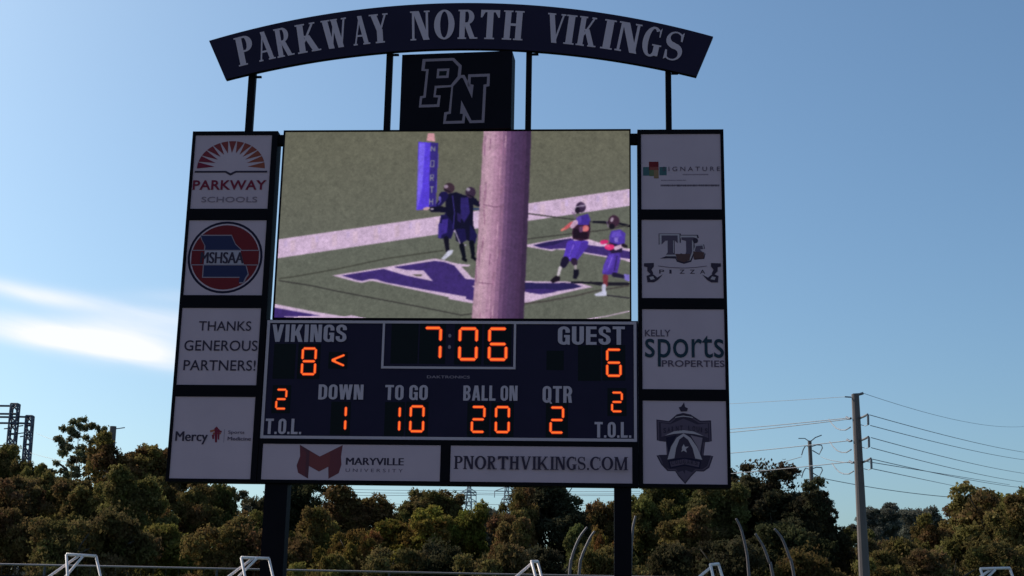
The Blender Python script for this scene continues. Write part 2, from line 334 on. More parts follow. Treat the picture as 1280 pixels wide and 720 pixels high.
# polygons of the picture shown on the video display: r,g,b,[x,y...] on a 1000 x 554 sheet
PIC = [(97,100,90,[-16.8,381.1,1007.7,223.9,1006.2,559.5,-5.7,564]),
(202,176,205,[-6.3,325.2,1007.9,173.7,1007.7,223.9,-2.9,381.1]),
(196,172,208,[14.8,328.4,23.9,326,25,345.1,15.9,347.5]),
(206,179,201,[33.3,328.7,47.1,326.4,48.9,359.7,35.4,364.4]),
(206,179,201,[93,319.8,106.7,317.4,108.5,350.8,94.9,355.5]),
(196,172,208,[104.3,315.1,113.4,312.7,114.4,331.7,105.3,334.1]),
(206,179,201,[152.6,310.9,166.3,308.5,167.9,341.9,154.4,346.6]),
(196,172,208,[193.7,301.7,202.8,299.3,203.7,318.4,194.6,320.8]),
(206,179,201,[212.2,302,225.9,299.6,227.4,333,213.8,337.7]),
(206,179,201,[271.7,293.1,285.4,290.7,286.8,324.1,273.2,328.9]),
(196,172,208,[283,288.3,292.1,286,292.9,305,283.8,307.4]),
(206,179,201,[331.2,284.2,344.9,281.8,346.1,315.2,332.6,320]),
(196,172,208,[372.2,275,381.3,272.6,382,291.7,372.9,294.1]),
(206,179,201,[390.6,275.4,404.3,273,405.5,306.3,391.9,311.1]),
(206,179,201,[450,266.5,463.7,264.1,464.7,297.5,451.1,302.2]),
(196,172,208,[461.4,261.7,470.5,259.3,471,278.4,461.9,280.8]),
(206,179,201,[509.4,257.6,523.1,255.2,524,288.6,510.4,293.4]),
(196,172,208,[550.4,248.4,559.5,246,560,265.1,550.9,267.5]),
(206,179,201,[568.7,248.7,582.4,246.4,583.2,279.7,569.6,284.5]),
(206,179,201,[628,239.9,641.7,237.5,642.3,270.9,628.7,275.7]),
(196,172,208,[639.4,235.1,648.5,232.7,648.8,251.8,639.7,254.2]),
(206,179,201,[687.3,231,700.9,228.6,701.4,262,687.8,266.8]),
(196,172,208,[728.2,221.8,737.3,219.4,737.6,238.6,728.5,240.9]),
(206,179,201,[746.5,222.2,760.1,219.8,760.5,253.2,746.9,258]),
(206,179,201,[805.6,213.3,819.3,211,819.5,244.4,806,249.1]),
(196,172,208,[817,208.6,826.1,206.2,826.2,225.3,817.1,227.7]),
(206,179,201,[864.8,204.5,878.4,202.1,878.5,235.5,864.9,240.3]),
(196,172,208,[905.7,195.3,914.8,192.9,914.8,212.1,905.7,214.4]),
(206,179,201,[923.9,195.7,937.5,193.3,937.5,226.7,923.9,231.5]),
(206,179,201,[982.9,186.8,996.5,184.5,996.4,217.9,982.8,222.7]),
(196,172,208,[994.3,182.1,1003.3,179.7,1003.3,198.8,994.2,201.2]),
(66,66,58,[5.8,442.4,48.6,436.8,48,433.2,5.2,438.8]),
(66,66,58,[48.7,436.8,169.5,414.4,168.7,410.8,47.9,433.2]),
(66,66,58,[169.6,414.4,311.3,382.9,310.4,379.3,168.6,410.8]),
(66,66,58,[311.2,382.9,474.5,358.7,473.9,355,310.6,379.2]),
(52,50,48,[5.7,447.7,99.8,462.2,100.1,458.9,6,444.5]),
(52,50,48,[99.7,462.1,172,477.7,172.5,474.4,100.2,458.9]),
(52,50,48,[172,477.7,279.7,498.1,280.2,494.9,172.4,474.4]),
(52,50,48,[279.8,498.1,422.4,524.7,422.9,521.5,280.2,494.9]),
(52,50,48,[422.4,524.7,528.7,546,529.3,542.8,422.9,521.6]),
(52,50,48,[529.2,546,564.3,541.5,563.8,538.3,528.8,542.8]),
(52,50,48,[710.1,249.4,864.1,270.1,864.5,266.8,710.4,246.1]),
(52,50,48,[864.1,270.1,998.3,289,998.7,285.7,864.5,266.8]),
(16,12,26,[895.7,275.5,958.5,277.1,958.7,271.4,895.8,269.7]),
(16,12,26,[958,277,1004.9,288.5,1006.2,282.9,959.2,271.4]),
(60,58,54,[707.6,325.2,825.4,310.4,825.1,307.1,707.2,322]),
(60,58,54,[825.4,310.4,927.4,298.9,927,295.6,825.1,307.1]),
(60,58,54,[927.5,298.8,998.8,284.1,998.2,280.8,926.9,295.6]),
(202,176,205,[-8.5,517.5,-1.9,514,111.4,535.7,196.3,549.2,289.8,560.4,-5.7,564]),
(60,42,108,[-3.5,524.5,102.6,542.6,176.1,556.2,221.9,563,-5.7,564]),
(202,176,205,[-2.1,552,140.2,547.8,175.8,548.4,190.2,552.3,218.2,545.7,243.3,551,279,556.2,279.1,559.8,-1.4,564.7]),
(60,42,108,[-9.4,550.2,90.8,555.2,155,560.4,-8.3,568.3]),
(202,176,205,[159.3,431,304.8,406.8,442.9,381.6,453.6,380.8,478.6,386.3,514.4,395.4,551.8,399,546.6,403.4,525.3,403.5,558,436.3,572.2,441,573.9,511.7,559.8,510.4,524.4,504,490.7,497.6,494.1,493.2,277.9,447.2,267.2,446.5,247.8,451.7,231.7,450.3]),
(60,42,108,[186.1,431,305,411.2,369.8,430.5,420,441.4,446.7,446.8,419.1,415.8,369.2,414,333.3,406,450.2,387.5,478.8,391.1,505.7,400.9,538.6,440,565.2,442.1,565.6,458.1,556.8,461.1,565.8,466.5,566.7,503.8,541.9,498.1,541.7,490.9,420.9,470.6,313.7,450.8,284.8,441.7,266.9,440.7,245.8,446.6,231.4,444.4]),
(98,92,84,[383.9,426.8,415.9,426.8,412.6,433,401.9,433]),
(100,100,92,[528.9,404.6,557.3,406.3,565.1,436.3,556.2,436.3]),
(202,176,205,[702.3,445.4,767.9,447.2,824.1,447,854,448.9,896.9,462.3,857.8,470.1,787.1,487.7,703.3,511]),
(40,32,82,[702.4,450.1,768,451.4,816.6,450.5,842.8,452,867.1,461.2,842.9,467.4,786.9,476.1,702.9,481]),
(60,42,108,[702.7,468.6,768.2,468.4,805.6,472.2,783.2,479.2,749.7,483.9,715.9,478.2,702.8,476.4]),
(202,176,205,[702.8,475.6,715.9,478.2,734.7,484,768.3,483.9,734.8,491.7,703.1,498]),
(202,176,205,[708.3,340,838.2,315.5,887.2,324.1,951,345.6,999.7,351.4,999.5,390.4,980.9,383.4,939.8,377.3,872.3,365.3,815.9,354.8,793.3,353.6,782,358.7,748.1,352.5,710.3,345.9]),
(60,42,108,[727.2,341.2,766.7,331.3,834.4,321,842,324.2,842.1,339.9,879.7,339.8,932.3,345.6,999.6,359.2,999.5,380.7,939.8,373,872.3,361.4,827.1,353.6,819.6,350.9,790.3,351.7,778.2,353.3,748,348.6]),
(40,30,80,[727.2,341.2,766.7,332.1,834.4,321.8,789.4,339.9,759.3,345.8]),
(222,190,210,[834.1,319,886.8,329.2,887.5,325.3,834.7,315.2]),
(222,190,210,[886.7,329.2,916.7,337.8,917.7,334,887.7,325.4]),
(222,190,210,[916.9,337.8,954.4,345.6,955.1,341.7,917.6,333.9]),
(202,176,205,[887.2,328.1,932.2,335.9,921,345.7,879.7,339.8]),
(202,176,205,[865.9,558.4,932.5,547.9,932.2,545.2,865.5,555.8]),
(202,176,205,[932.6,547.8,999.3,532.3,998.7,529.7,932.1,545.2]),
(16,12,26,[835.2,451.6,895,453.4,895.1,448,835.4,446.2]),
(16,12,26,[895,453.4,999.2,455,999.3,449.6,895.1,448]),
(28,24,34,[887,453,916.8,458.3,918,451.5,888.1,446.1]),
(28,24,34,[917.4,458.4,999.3,457.4,999.3,450.4,917.4,451.4]),
(72,68,64,[705.5,513.3,768.8,505.4,768.3,500.8,704.9,508.7]),
(72,68,64,[769,505.4,850.9,489.7,850,485.2,768.1,500.8]),
(72,68,64,[851,489.7,903.1,476.1,902,471.6,849.9,485.2]),
(72,68,64,[902.9,476.1,999.6,460.4,998.9,455.8,902.2,471.5]),
(40,36,44,[932.1,487,954.4,490,954.8,486.6,932.5,483.6]),
(40,36,44,[954.4,490,998.9,495.6,999.3,492.2,954.8,486.6]),
(206,150,160,[414.7,27.6,418.6,4.8,436.1,4.9,439.8,30.1]),
(86,62,214,[391.5,31.2,448.7,35.1,450.1,81.7,447.8,230,428.9,234.2,392.8,237.8,391.9,112]),
(118,98,236,[394,34.9,411.5,36.2,406.7,172.8,395,235.4,391.8,142.4]),
(52,40,120,[426.5,32.5,448.7,35.1,449.5,100,446.6,230,428.3,233]),
(128,130,140,[430,59.7,430.7,45,427.8,44.7,427.1,59.4]),
(128,130,140,[428.1,45.7,437.8,60.5,440.2,58.8,430.4,44]),
(128,130,140,[440.5,59.7,441.2,45,438.3,44.8,437.6,59.5]),
(128,130,140,[429.5,90.5,438.8,90.5,438.7,87.4,429.4,87.4]),
(128,130,140,[437.3,88.9,436.7,107.2,439.6,107.4,440.2,89.1]),
(128,130,140,[438.1,105.7,428.9,105.7,429,108.8,438.2,108.8]),
(128,130,140,[430.4,107.4,430.9,89.1,428,88.8,427.5,107.1]),
(128,130,140,[431.7,149.8,431.7,131.6,428.8,131.5,428.8,149.7]),
(128,130,140,[430.3,133.1,439,133.1,438.9,130.1,430.2,130.1]),
(128,130,140,[437.5,131.5,437.2,140,440.1,140.2,440.4,131.7]),
(128,130,140,[438.6,138.6,429.9,138.6,430,141.6,438.7,141.6]),
(128,130,140,[432.2,140.8,437.7,150.6,440.2,149.1,434.7,139.4]),
(128,130,140,[429.7,169.5,440.1,169.5,440,166.5,429.6,166.4]),
(128,130,140,[433.4,167.9,433.4,186,436.3,186.1,436.3,168]),
(128,130,140,[428.2,202.9,428.2,221,431.1,221.1,431.1,203]),
(128,130,140,[437.4,202.9,437.4,221,440.3,221.1,440.3,203]),
(128,130,140,[430,213.5,439.2,213.5,439.1,210.5,429.9,210.5]),
(26,19,68,[472.5,253.2,464.7,301.5,489.3,307.8,501.6,260.8]),
(26,19,68,[501.9,257,500.7,263.7,496.7,269.1,490.8,272.1,484.2,272.1,478.1,269.1,473.8,263.7,472.1,257,473.4,250.2,477.4,244.8,483.3,241.8,489.9,241.8,496,244.8,500.3,250.2]),
(26,19,68,[489.5,304.7,488.5,310.3,485.1,314.9,480.1,317.4,474.5,317.4,469.4,314.9,465.8,310.3,464.4,304.7,465.5,299,468.8,294.4,473.8,291.9,479.4,291.9,484.5,294.4,488.1,299]),
(26,19,68,[463.9,251,507.1,257,503.5,292.8,494.6,322.4,457.5,321.3,456.6,292.8]),
(58,44,130,[457.4,280.7,457.3,316.4,466.5,316.7,466.5,281]),
(58,44,130,[466.5,280.9,466.1,282.9,464.9,284.6,463.1,285.5,461.1,285.5,459.2,284.6,457.9,282.9,457.4,280.9,457.8,278.8,459,277.1,460.8,276.2,462.8,276.2,464.7,277.1,466,278.8]),
(58,44,130,[466.5,316.5,466.1,318.6,464.8,320.3,463,321.2,461,321.2,459.1,320.3,457.8,318.6,457.3,316.5,457.7,314.5,458.9,312.8,460.7,311.9,462.8,311.9,464.6,312.8,465.9,314.5]),
(16,12,26,[473,323.5,480.9,359.8,491,358.4,487.7,321.5]),
(16,12,26,[487.8,322.5,487.1,325.8,485.1,328.5,482.2,330,478.9,330,475.9,328.5,473.8,325.8,472.9,322.5,473.6,319.1,475.5,316.4,478.5,314.9,481.8,314.9,484.8,316.4,486.9,319.1]),
(16,12,26,[491.1,359.1,490.7,361.4,489.3,363.3,487.3,364.3,485,364.3,482.9,363.3,481.4,361.4,480.8,359.1,481.3,356.8,482.7,355,484.7,353.9,487,353.9,489,355,490.5,356.8]),
(190,190,210,[487,356.8,501.8,355,498.7,366.8,476.5,385.1,467.3,381.5,479.4,367.4]),
(15,11,36,[473.6,191,505.1,183.8,531.3,194,540.9,233.1,542.4,292.7,526.5,340.2,509.1,328.4,499,274.9,478.3,251]),
(26,19,68,[463.5,194.2,448.8,219.7,460.1,228.4,478.6,205.8]),
(26,19,68,[480.2,200,479.5,204.2,477,207.5,473.4,209.4,469.3,209.4,465.5,207.5,462.9,204.2,461.8,200,462.6,195.8,465.1,192.5,468.7,190.6,472.8,190.6,476.6,192.5,479.2,195.8]),
(26,19,68,[461.4,224,460.8,227.2,459,229.7,456.2,231,453.2,231,450.4,229.7,448.4,227.1,447.6,224,448.2,220.9,450,218.4,452.7,217,455.8,217,458.6,218.4,460.6,220.9]),
(16,12,26,[466.1,226.4,431.6,228.2,431.9,237.8,466.5,239.6]),
(16,12,26,[472.6,233,472,235.9,470.4,238.2,467.9,239.5,465,239.5,462.5,238.2,460.6,235.9,459.9,233,460.5,230.2,462.2,227.9,464.7,226.6,467.5,226.6,470,227.9,471.9,230.2]),
(16,12,26,[436.4,233,436,235.1,434.8,236.8,432.9,237.7,430.9,237.7,429,236.8,427.7,235.1,427.2,233,427.5,230.9,428.8,229.3,430.6,228.3,432.6,228.3,434.5,229.3,435.8,230.9]),
(186,150,160,[431.5,230.9,431,233.1,428.5,235.4,424.7,237.1,420.2,238.1,416,238,412.8,237,411.3,235.1,411.9,232.9,414.3,230.7,418.1,228.9,422.6,227.9,426.9,228,430,229]),
(15,11,36,[483,227.7,437.3,231.8,438.1,243.8,484.1,244.4]),
(15,11,36,[491.6,236,490.9,239.7,488.8,242.6,485.6,244.2,482,244.2,478.8,242.6,476.4,239.7,475.5,236,476.2,232.4,478.4,229.5,481.6,227.9,485.1,227.9,488.4,229.5,490.7,232.4]),
(15,11,36,[443.4,237.8,442.9,240.4,441.4,242.5,439.1,243.7,436.6,243.7,434.2,242.5,432.6,240.4,431.9,237.8,432.4,235.2,433.9,233.1,436.2,232,438.8,232,441.1,233.1,442.8,235.2]),
(58,40,52,[500.8,171.7,499.3,178.5,495,184,488.6,187,481.5,187,474.9,183.9,470.3,178.5,468.5,171.6,469.9,164.8,474.2,159.4,480.6,156.3,487.8,156.4,494.3,159.4,499,164.9]),
(148,130,150,[482.2,166.8,481.6,169.2,479.9,171.1,477.4,172.1,474.6,172.1,472,171.1,470.2,169.2,469.5,166.8,470,164.5,471.7,162.6,474.3,161.5,477.1,161.5,479.7,162.6,481.5,164.5]),
(16,12,26,[469.8,177.3,488.5,185.1,489.5,182.4,470.8,174.5]),
(26,19,68,[483.5,194,482.3,199.2,478.6,203.4,473.1,205.7,467,205.7,461.4,203.4,457.4,199.2,455.9,194,457.1,188.7,460.8,184.5,466.3,182.2,472.4,182.2,478,184.6,482,188.8]),
(96,84,170,[462.5,203,462.2,206.1,461.1,208.6,459.6,210,457.8,210,456.1,208.6,454.9,206.1,454.4,203,454.7,199.9,455.8,197.3,457.3,195.9,459.1,195.9,460.8,197.3,462,199.9]),
(15,11,36,[505.2,188,534.1,194,563.1,203.1,570.3,216.3,566.5,224.1,554.9,221.1,556.4,280.8,568.6,316.5,554.8,334.2,537.5,325.4,521.9,340.2,508.6,310.6,504.2,257]),
(26,19,68,[508.1,292.8,521.8,334.3,538.7,328.3,533.8,292.8]),
(26,19,68,[547.8,280.9,568.5,310.5,563.4,337.2,547.8,328.3]),
(150,140,170,[502,296.4,520.3,340.8,523.5,339.5,505.2,295.1]),
(150,140,170,[521.8,342,537.8,343.1,538,339.6,522,338.4]),
(10,8,22,[518.2,344.8,528.1,376.7,538,374.4,532.6,341.5]),
(10,8,22,[532.8,343.1,532.2,346.5,530.2,349.1,527.3,350.6,524,350.6,520.9,349.1,518.8,346.5,518,343.1,518.6,339.8,520.6,337.1,523.6,335.6,526.9,335.6,529.9,337.1,532,339.8]),
(10,8,22,[538.2,375.5,537.7,377.8,536.4,379.7,534.4,380.7,532.1,380.7,530,379.7,528.5,377.9,528,375.6,528.4,373.3,529.8,371.4,531.8,370.4,534.1,370.4,536.2,371.4,537.6,373.2]),
(10,8,22,[546.3,335.1,553.4,370.2,563.6,369,561,333.3]),
(10,8,22,[561.1,334.2,560.4,337.6,558.4,340.2,555.5,341.7,552.2,341.7,549.2,340.3,547.1,337.6,546.3,334.2,546.9,330.9,548.9,328.2,551.8,326.7,555.1,326.7,558.1,328.2,560.2,330.9]),
(10,8,22,[563.6,369.6,563.2,371.9,561.8,373.8,559.8,374.8,557.5,374.8,555.4,373.8,554,371.9,553.4,369.6,553.8,367.3,555.2,365.5,557.2,364.5,559.5,364.5,561.6,365.5,563.1,367.3]),
(10,8,18,[528.4,369.7,542.4,384.4,540.3,392,526.5,384.4]),
(10,8,18,[554.5,366.7,569.6,381.4,567.5,389.6,552.5,378.5]),
(54,38,60,[561.5,185.1,560.2,192.4,556.2,198.2,550.3,201.5,543.6,201.5,537.6,198.2,533.3,192.3,531.6,185,532.9,177.7,536.9,171.8,542.8,168.6,549.5,168.6,555.6,171.8,559.9,177.7]),
(150,140,158,[545.2,176,544.7,178.3,543.1,180.2,540.9,181.3,538.3,181.3,536,180.2,534.3,178.3,533.7,176,534.2,173.6,535.7,171.7,538,170.7,540.6,170.7,542.9,171.7,544.6,173.6]),
(16,12,26,[537,192.4,556.7,201.5,557.8,198.7,538.1,189.7]),
(15,11,36,[551.4,219.7,567.5,226.4,573.2,213.4,558,204.5]),
(15,11,36,[562.7,212.1,562,215.8,559.9,218.7,556.7,220.3,553.1,220.3,549.8,218.7,547.5,215.7,546.7,212.1,547.4,208.5,549.5,205.5,552.7,203.9,556.3,203.9,559.5,205.5,561.8,208.5]),
(15,11,36,[577.2,219.9,576.6,223,574.8,225.5,572.1,226.9,569,226.9,566.2,225.5,564.2,223,563.5,219.9,564.1,216.8,565.9,214.3,568.7,212.9,571.7,212.9,574.5,214.3,576.5,216.8]),
(40,60,110,[555.3,236.7,581.1,236.7,581,231.9,555.2,231.9]),
(84,72,170,[461.5,208.2,453.2,221.4,455.6,223.1,463.9,209.9]),
(58,42,130,[467.2,265.9,484.3,263,482.7,304.7,462.9,313.6]),
(70,60,150,[493.9,194.1,501.1,245.2,503.3,244.9,496.2,193.9]),
(70,60,150,[501,244.9,498.9,292.7,501.2,292.8,503.3,245.1]),
(44,34,100,[518.2,200,540,200.1,546.9,245.1,530.5,274.9,519.7,257]),
(40,30,84,[509.1,245,523,251,520.2,274.9,510.9,268.9]),
(190,180,190,[442.2,234.2,441.7,235.3,440.5,236.1,438.6,236.6,436.6,236.6,434.7,236.1,433.4,235.3,433,234.2,433.4,233.2,434.6,232.3,436.5,231.9,438.5,231.9,440.4,232.3,441.7,233.2]),
(86,58,190,[822.5,336.6,815,377.9,832.7,384,849.9,346.1]),
(86,58,190,[850.6,341.3,849.2,347.8,845.3,353.1,839.5,356,833.1,356,827.3,353.1,823.3,347.9,821.8,341.4,823.2,334.8,827.2,329.6,832.9,326.7,839.3,326.7,845.1,329.6,849.2,334.8]),
(86,58,190,[833.1,381,832.2,385.1,829.7,388.5,826,390.4,821.8,390.4,818.1,388.5,815.5,385.2,814.5,381,815.4,376.8,818,373.4,821.7,371.6,825.8,371.5,829.6,373.4,832.2,376.8]),
(66,44,150,[850.6,337.7,834.8,378.3,850.9,388,876.9,353.8]),
(66,44,150,[879,345.7,877.5,352.6,873.3,358.1,867.2,361.2,860.4,361.2,854.3,358.1,850.1,352.6,848.5,345.7,850,338.9,854.2,333.3,860.3,330.2,867.1,330.2,873.2,333.3,877.4,338.8]),
(66,44,150,[852.1,383.1,851.2,387.3,848.7,390.7,845,392.5,840.8,392.5,837.1,390.7,834.5,387.3,833.5,383.1,834.4,379,837,375.6,840.7,373.7,844.8,373.7,848.6,375.6,851.2,378.9]),
(82,56,178,[827.7,328.1,880.6,328.1,882.8,345.7,868.1,363.3,847.9,389.7,828.1,387.5,840.5,354.6,817.6,394.1,812.4,381,821.4,345.8]),
(70,46,150,[863.7,332.5,884.8,330.3,880.7,350.1,859.6,367.7,848,391.9,838.7,394.1,855.4,358.9]),
(130,100,220,[841,338.6,833.5,362.8,836.7,363.9,844.2,339.7]),
(130,100,220,[833.5,363,829.4,380.5,832.6,381.4,836.7,363.8]),
(26,18,44,[809.6,380.6,805.8,393.6,822.7,401.7,829.6,390.2]),
(26,18,44,[830.6,385.3,829.6,390.3,826.5,394.3,822.2,396.5,817.3,396.5,812.9,394.3,809.8,390.3,808.6,385.4,809.7,380.4,812.7,376.5,817.1,374.2,822,374.2,826.4,376.4,829.5,380.4]),
(26,18,44,[823.5,397.6,822.6,401.8,820.1,405.2,816.4,407,812.2,407,808.5,405.2,805.9,401.9,805,397.7,805.8,393.5,808.4,390.1,812.1,388.3,816.2,388.2,820,390.1,822.6,393.5]),
(44,28,52,[835.3,391.6,839.4,396.5,853.1,389.9,852.1,383.5]),
(44,28,52,[853,387.5,852.1,391.7,849.5,395,845.8,396.9,841.7,396.9,838,395.1,835.4,391.7,834.4,387.5,835.3,383.3,837.9,380,841.6,378.1,845.7,378.1,849.4,380,852,383.3]),
(44,28,52,[853.9,393.2,853.1,396.6,851,399.4,848,400.9,844.6,400.9,841.6,399.4,839.5,396.6,838.7,393.2,839.4,389.8,841.5,387.1,844.5,385.5,847.9,385.5,851,387,853.1,389.8]),
(190,180,190,[800.1,406,796.5,426,803.8,428,809.9,408.6]),
(190,180,190,[810.1,407.3,809.6,409.6,808.2,411.4,806.2,412.4,804,412.4,801.9,411.4,800.5,409.6,800,407.3,800.5,405,801.8,403.2,803.9,402.2,806.1,402.2,808.2,403.2,809.6,405]),
(190,180,190,[803.9,427,803.6,428.7,802.5,430.1,801,430.8,799.3,430.8,797.8,430.1,796.7,428.7,796.4,427,796.7,425.3,797.8,423.9,799.3,423.2,801,423.2,802.5,423.9,803.5,425.3]),
(150,140,146,[843.8,402.9,844.7,409.4,851.4,409.4,852.2,402.8]),
(150,140,146,[852.2,402.8,851.8,404.7,850.7,406.3,849,407.1,847.1,407.1,845.4,406.3,844.2,404.7,843.8,402.9,844.2,401,845.4,399.4,847.1,398.6,848.9,398.6,850.6,399.4,851.8,400.9]),
(150,140,146,[851.4,409.4,851.1,410.9,850.2,412.1,848.8,412.8,847.3,412.8,846,412.1,845,410.9,844.7,409.4,845,407.9,845.9,406.7,847.3,406,848.8,406,850.1,406.7,851.1,407.9]),
(24,14,26,[776.7,444.5,792.6,430.1,805.3,433.5,804.5,444.4,784.4,451]),
(18,14,30,[843,411.6,858.2,411.6,857.4,426.9,850.8,439.9,841.5,437.8]),
(52,26,46,[845.5,270.4,886.7,266,889.8,292.7,884.8,323.6,863.7,329,839.9,322.8,838.1,301.5]),
(30,14,30,[842.3,292.7,880.5,297.1,882.7,323.6,840.3,319.3]),
(66,46,146,[852.7,257.1,882.4,248.2,889.7,266,884.7,281.6,855,281.6,847.2,270.4]),
(90,68,172,[849.7,259.3,863.3,256.2,863.4,274.9,848.6,277.1]),
(56,38,66,[876.8,229.4,875.4,236.4,871.4,242,865.6,245.1,859.2,245.1,853.4,242,849.3,236.4,847.9,229.4,849.3,222.4,853.2,216.8,859,213.7,865.5,213.7,871.3,216.8,875.4,222.4]),
(84,64,96,[874.2,224.1,873.5,227.2,871.4,229.6,868.3,231,864.9,231,861.8,229.6,859.7,227.1,858.9,224,859.7,220.9,861.8,218.4,864.8,217.1,868.3,217.1,871.3,218.4,873.5,220.9]),
(30,20,36,[859.8,238.3,859.2,242.6,857.3,246,854.6,247.9,851.6,247.9,848.8,246,846.9,242.6,846.2,238.3,846.9,234.1,848.7,230.7,851.5,228.8,854.5,228.8,857.2,230.7,859.1,234.1]),
(120,90,130,[836.7,244.5,846.1,257.9,848.2,256.3,838.7,242.9]),
(120,90,130,[846.8,258.4,854.5,260.6,855.2,258,847.5,255.8]),
(90,80,100,[846.2,230.2,843.7,248,845.4,248.3,847.9,230.4]),
(196,90,96,[834.5,272,814.3,289,819.3,296.3,841.4,282.2]),
(196,90,96,[843.9,277.1,843.3,279.8,841.7,282,839.3,283.2,836.7,283.2,834.3,282,832.6,279.8,832,277.1,832.6,274.4,834.2,272.3,836.6,271,839.2,271,841.6,272.3,843.3,274.4]),
(196,90,96,[821,292.7,820.6,294.6,819.5,296.1,817.8,297,815.9,297,814.2,296.1,813,294.6,812.6,292.7,813,290.8,814.1,289.2,815.8,288.3,817.7,288.3,819.4,289.2,820.6,290.8]),
(214,120,112,[818.4,291.5,818.5,293.2,817.2,295.4,814.8,297.5,811.9,299.2,808.9,300.2,806.4,300.1,805,299.2,805,297.4,806.3,295.3,808.6,293.2,811.6,291.5,814.6,290.5,817,290.5]),
(196,160,190,[841.5,269.6,833.5,281.9,842.5,290.1,853,280.2]),
(196,160,190,[854.9,274.9,854.2,278.4,852.1,281.2,849,282.7,845.6,282.7,842.5,281.2,840.4,278.4,839.6,274.9,840.4,271.4,842.5,268.6,845.5,267.1,848.9,267.1,852,268.6,854.1,271.4]),
(196,160,190,[843.9,286,843.4,288.7,841.7,290.9,839.4,292.1,836.7,292.1,834.3,290.9,832.7,288.7,832,286,832.6,283.3,834.3,281.1,836.6,279.9,839.3,279.9,841.7,281.1,843.3,283.3]),
(206,96,108,[885.5,291.8,884.6,296,882.1,299.4,878.3,301.3,874.2,301.3,870.4,299.4,867.8,296,866.9,291.8,867.8,287.5,870.4,284.1,874.1,282.3,878.3,282.3,882,284.1,884.6,287.5]),
(206,120,120,[874.1,286,869,294,875,300.2,882.5,294.8]),
(206,120,120,[884.3,290.4,883.7,293.1,882.1,295.3,879.7,296.5,877,296.5,874.7,295.3,873,293.1,872.4,290.4,873,287.7,874.6,285.6,877,284.4,879.6,284.4,882,285.6,883.7,287.7]),
(206,120,120,[876.2,297.1,875.8,299,874.7,300.6,873,301.4,871.1,301.4,869.4,300.6,868.2,299,867.8,297.1,868.2,295.2,869.3,293.6,871,292.8,872.9,292.8,874.6,293.6,875.8,295.2]),
(74,50,150,[941.9,363.2,973.5,363.2,973.4,385.1,964.9,424.4,939.8,426.7,923,424.5,927.1,398.3]),
(88,62,176,[944,367.6,956.6,365.4,954.5,393.9,935.6,420.1,923,420.2,928,398.3]),
(30,24,50,[955.1,433.4,984.9,437.8,986.9,428.4,958,419.8]),
(30,24,50,[963.3,426.6,962.6,429.6,960.7,432.1,958,433.4,955,433.4,952.4,432.1,950.5,429.7,949.8,426.6,950.5,423.6,952.4,421.2,955.1,419.8,958,419.8,960.7,421.2,962.6,423.6]),
(30,24,50,[990.5,433.1,990,435.1,988.7,436.8,986.9,437.7,984.8,437.7,983,436.8,981.7,435.2,981.3,433.1,981.7,431,983,429.3,984.9,428.4,986.9,428.4,988.8,429.3,990,431]),
(120,108,190,[983.8,424.4,999.3,426.5,999.2,446.1,985.8,441.8]),
(120,50,60,[924.7,433.2,926.4,457.1,938.1,457.1,939.8,433.2]),
(120,50,60,[939.8,433.2,939,436.6,936.9,439.3,933.9,440.8,930.5,440.9,927.5,439.4,925.4,436.6,924.7,433.2,925.4,429.8,927.5,427.1,930.5,425.6,933.9,425.6,936.9,427.1,939,429.8]),
(120,50,60,[938.1,457.1,937.5,459.7,935.9,461.9,933.5,463,930.9,463,928.6,461.9,926.9,459.8,926.4,457.1,926.9,454.5,928.6,452.4,930.9,451.2,933.5,451.2,935.9,452.4,937.5,454.5]),
(188,188,214,[922.2,459,922.2,476.4,932.2,476.9,933.9,459.6]),
(188,188,214,[933.9,459.3,933.3,461.9,931.7,464,929.3,465.2,926.7,465.2,924.4,464.1,922.8,462,922.2,459.3,922.7,456.7,924.4,454.6,926.7,453.4,929.3,453.4,931.7,454.5,933.3,456.7]),
(188,188,214,[932.2,476.6,931.7,478.9,930.3,480.7,928.3,481.7,926.1,481.7,924.1,480.7,922.7,478.9,922.2,476.7,922.7,474.4,924.1,472.6,926.1,471.6,928.3,471.6,930.3,472.6,931.7,474.4]),
(196,196,220,[900,483.2,923,474.5,935.6,474.5,935.6,487.4,906.3,488.8]),
(36,24,56,[944,319.2,977.8,319.2,979.8,361,948.2,365.4,941.9,350]),
(76,54,160,[948.2,299.3,973.6,294.8,988.4,305.9,986.2,336.8,967.2,339,944,332.4,943.1,314.8]),
(98,76,186,[952.5,302.4,973.6,299.3,977.8,314.7,948.2,319.2]),
(60,36,54,[972,270.5,970.4,278.2,965.9,284.3,959.4,287.8,952.3,287.8,945.8,284.3,941.4,278.2,939.8,270.5,941.4,262.7,945.8,256.5,952.3,253.1,959.5,253.1,965.9,256.6,970.4,262.7]),
(170,150,170,[954.3,267.7,952.7,270.4,950.7,272.2,948.7,272.8,946.9,272,945.9,270.1,945.7,267.3,946.5,264.3,948,261.6,950,259.8,952.1,259.2,953.8,260,954.9,262,955,264.7]),
(22,14,28,[958.8,286,958,289.5,955.6,292.2,952.2,293.8,948.5,293.8,945.1,292.2,942.7,289.5,941.9,286,942.7,282.5,945.1,279.7,948.5,278.2,952.2,278.2,955.6,279.7,958,282.5]),
(140,110,150,[934.5,270.8,939.6,288.5,941.6,287.9,936.5,270.1]),
(206,44,110,[923.7,338.6,936.2,335.9,934.9,325.4,922.1,326.3]),
(206,44,110,[928.8,332.4,928.2,335.1,926.6,337.3,924.2,338.5,921.6,338.5,919.2,337.3,917.6,335.1,917,332.4,917.5,329.8,919.2,327.6,921.6,326.4,924.2,326.4,926.6,327.6,928.2,329.8]),
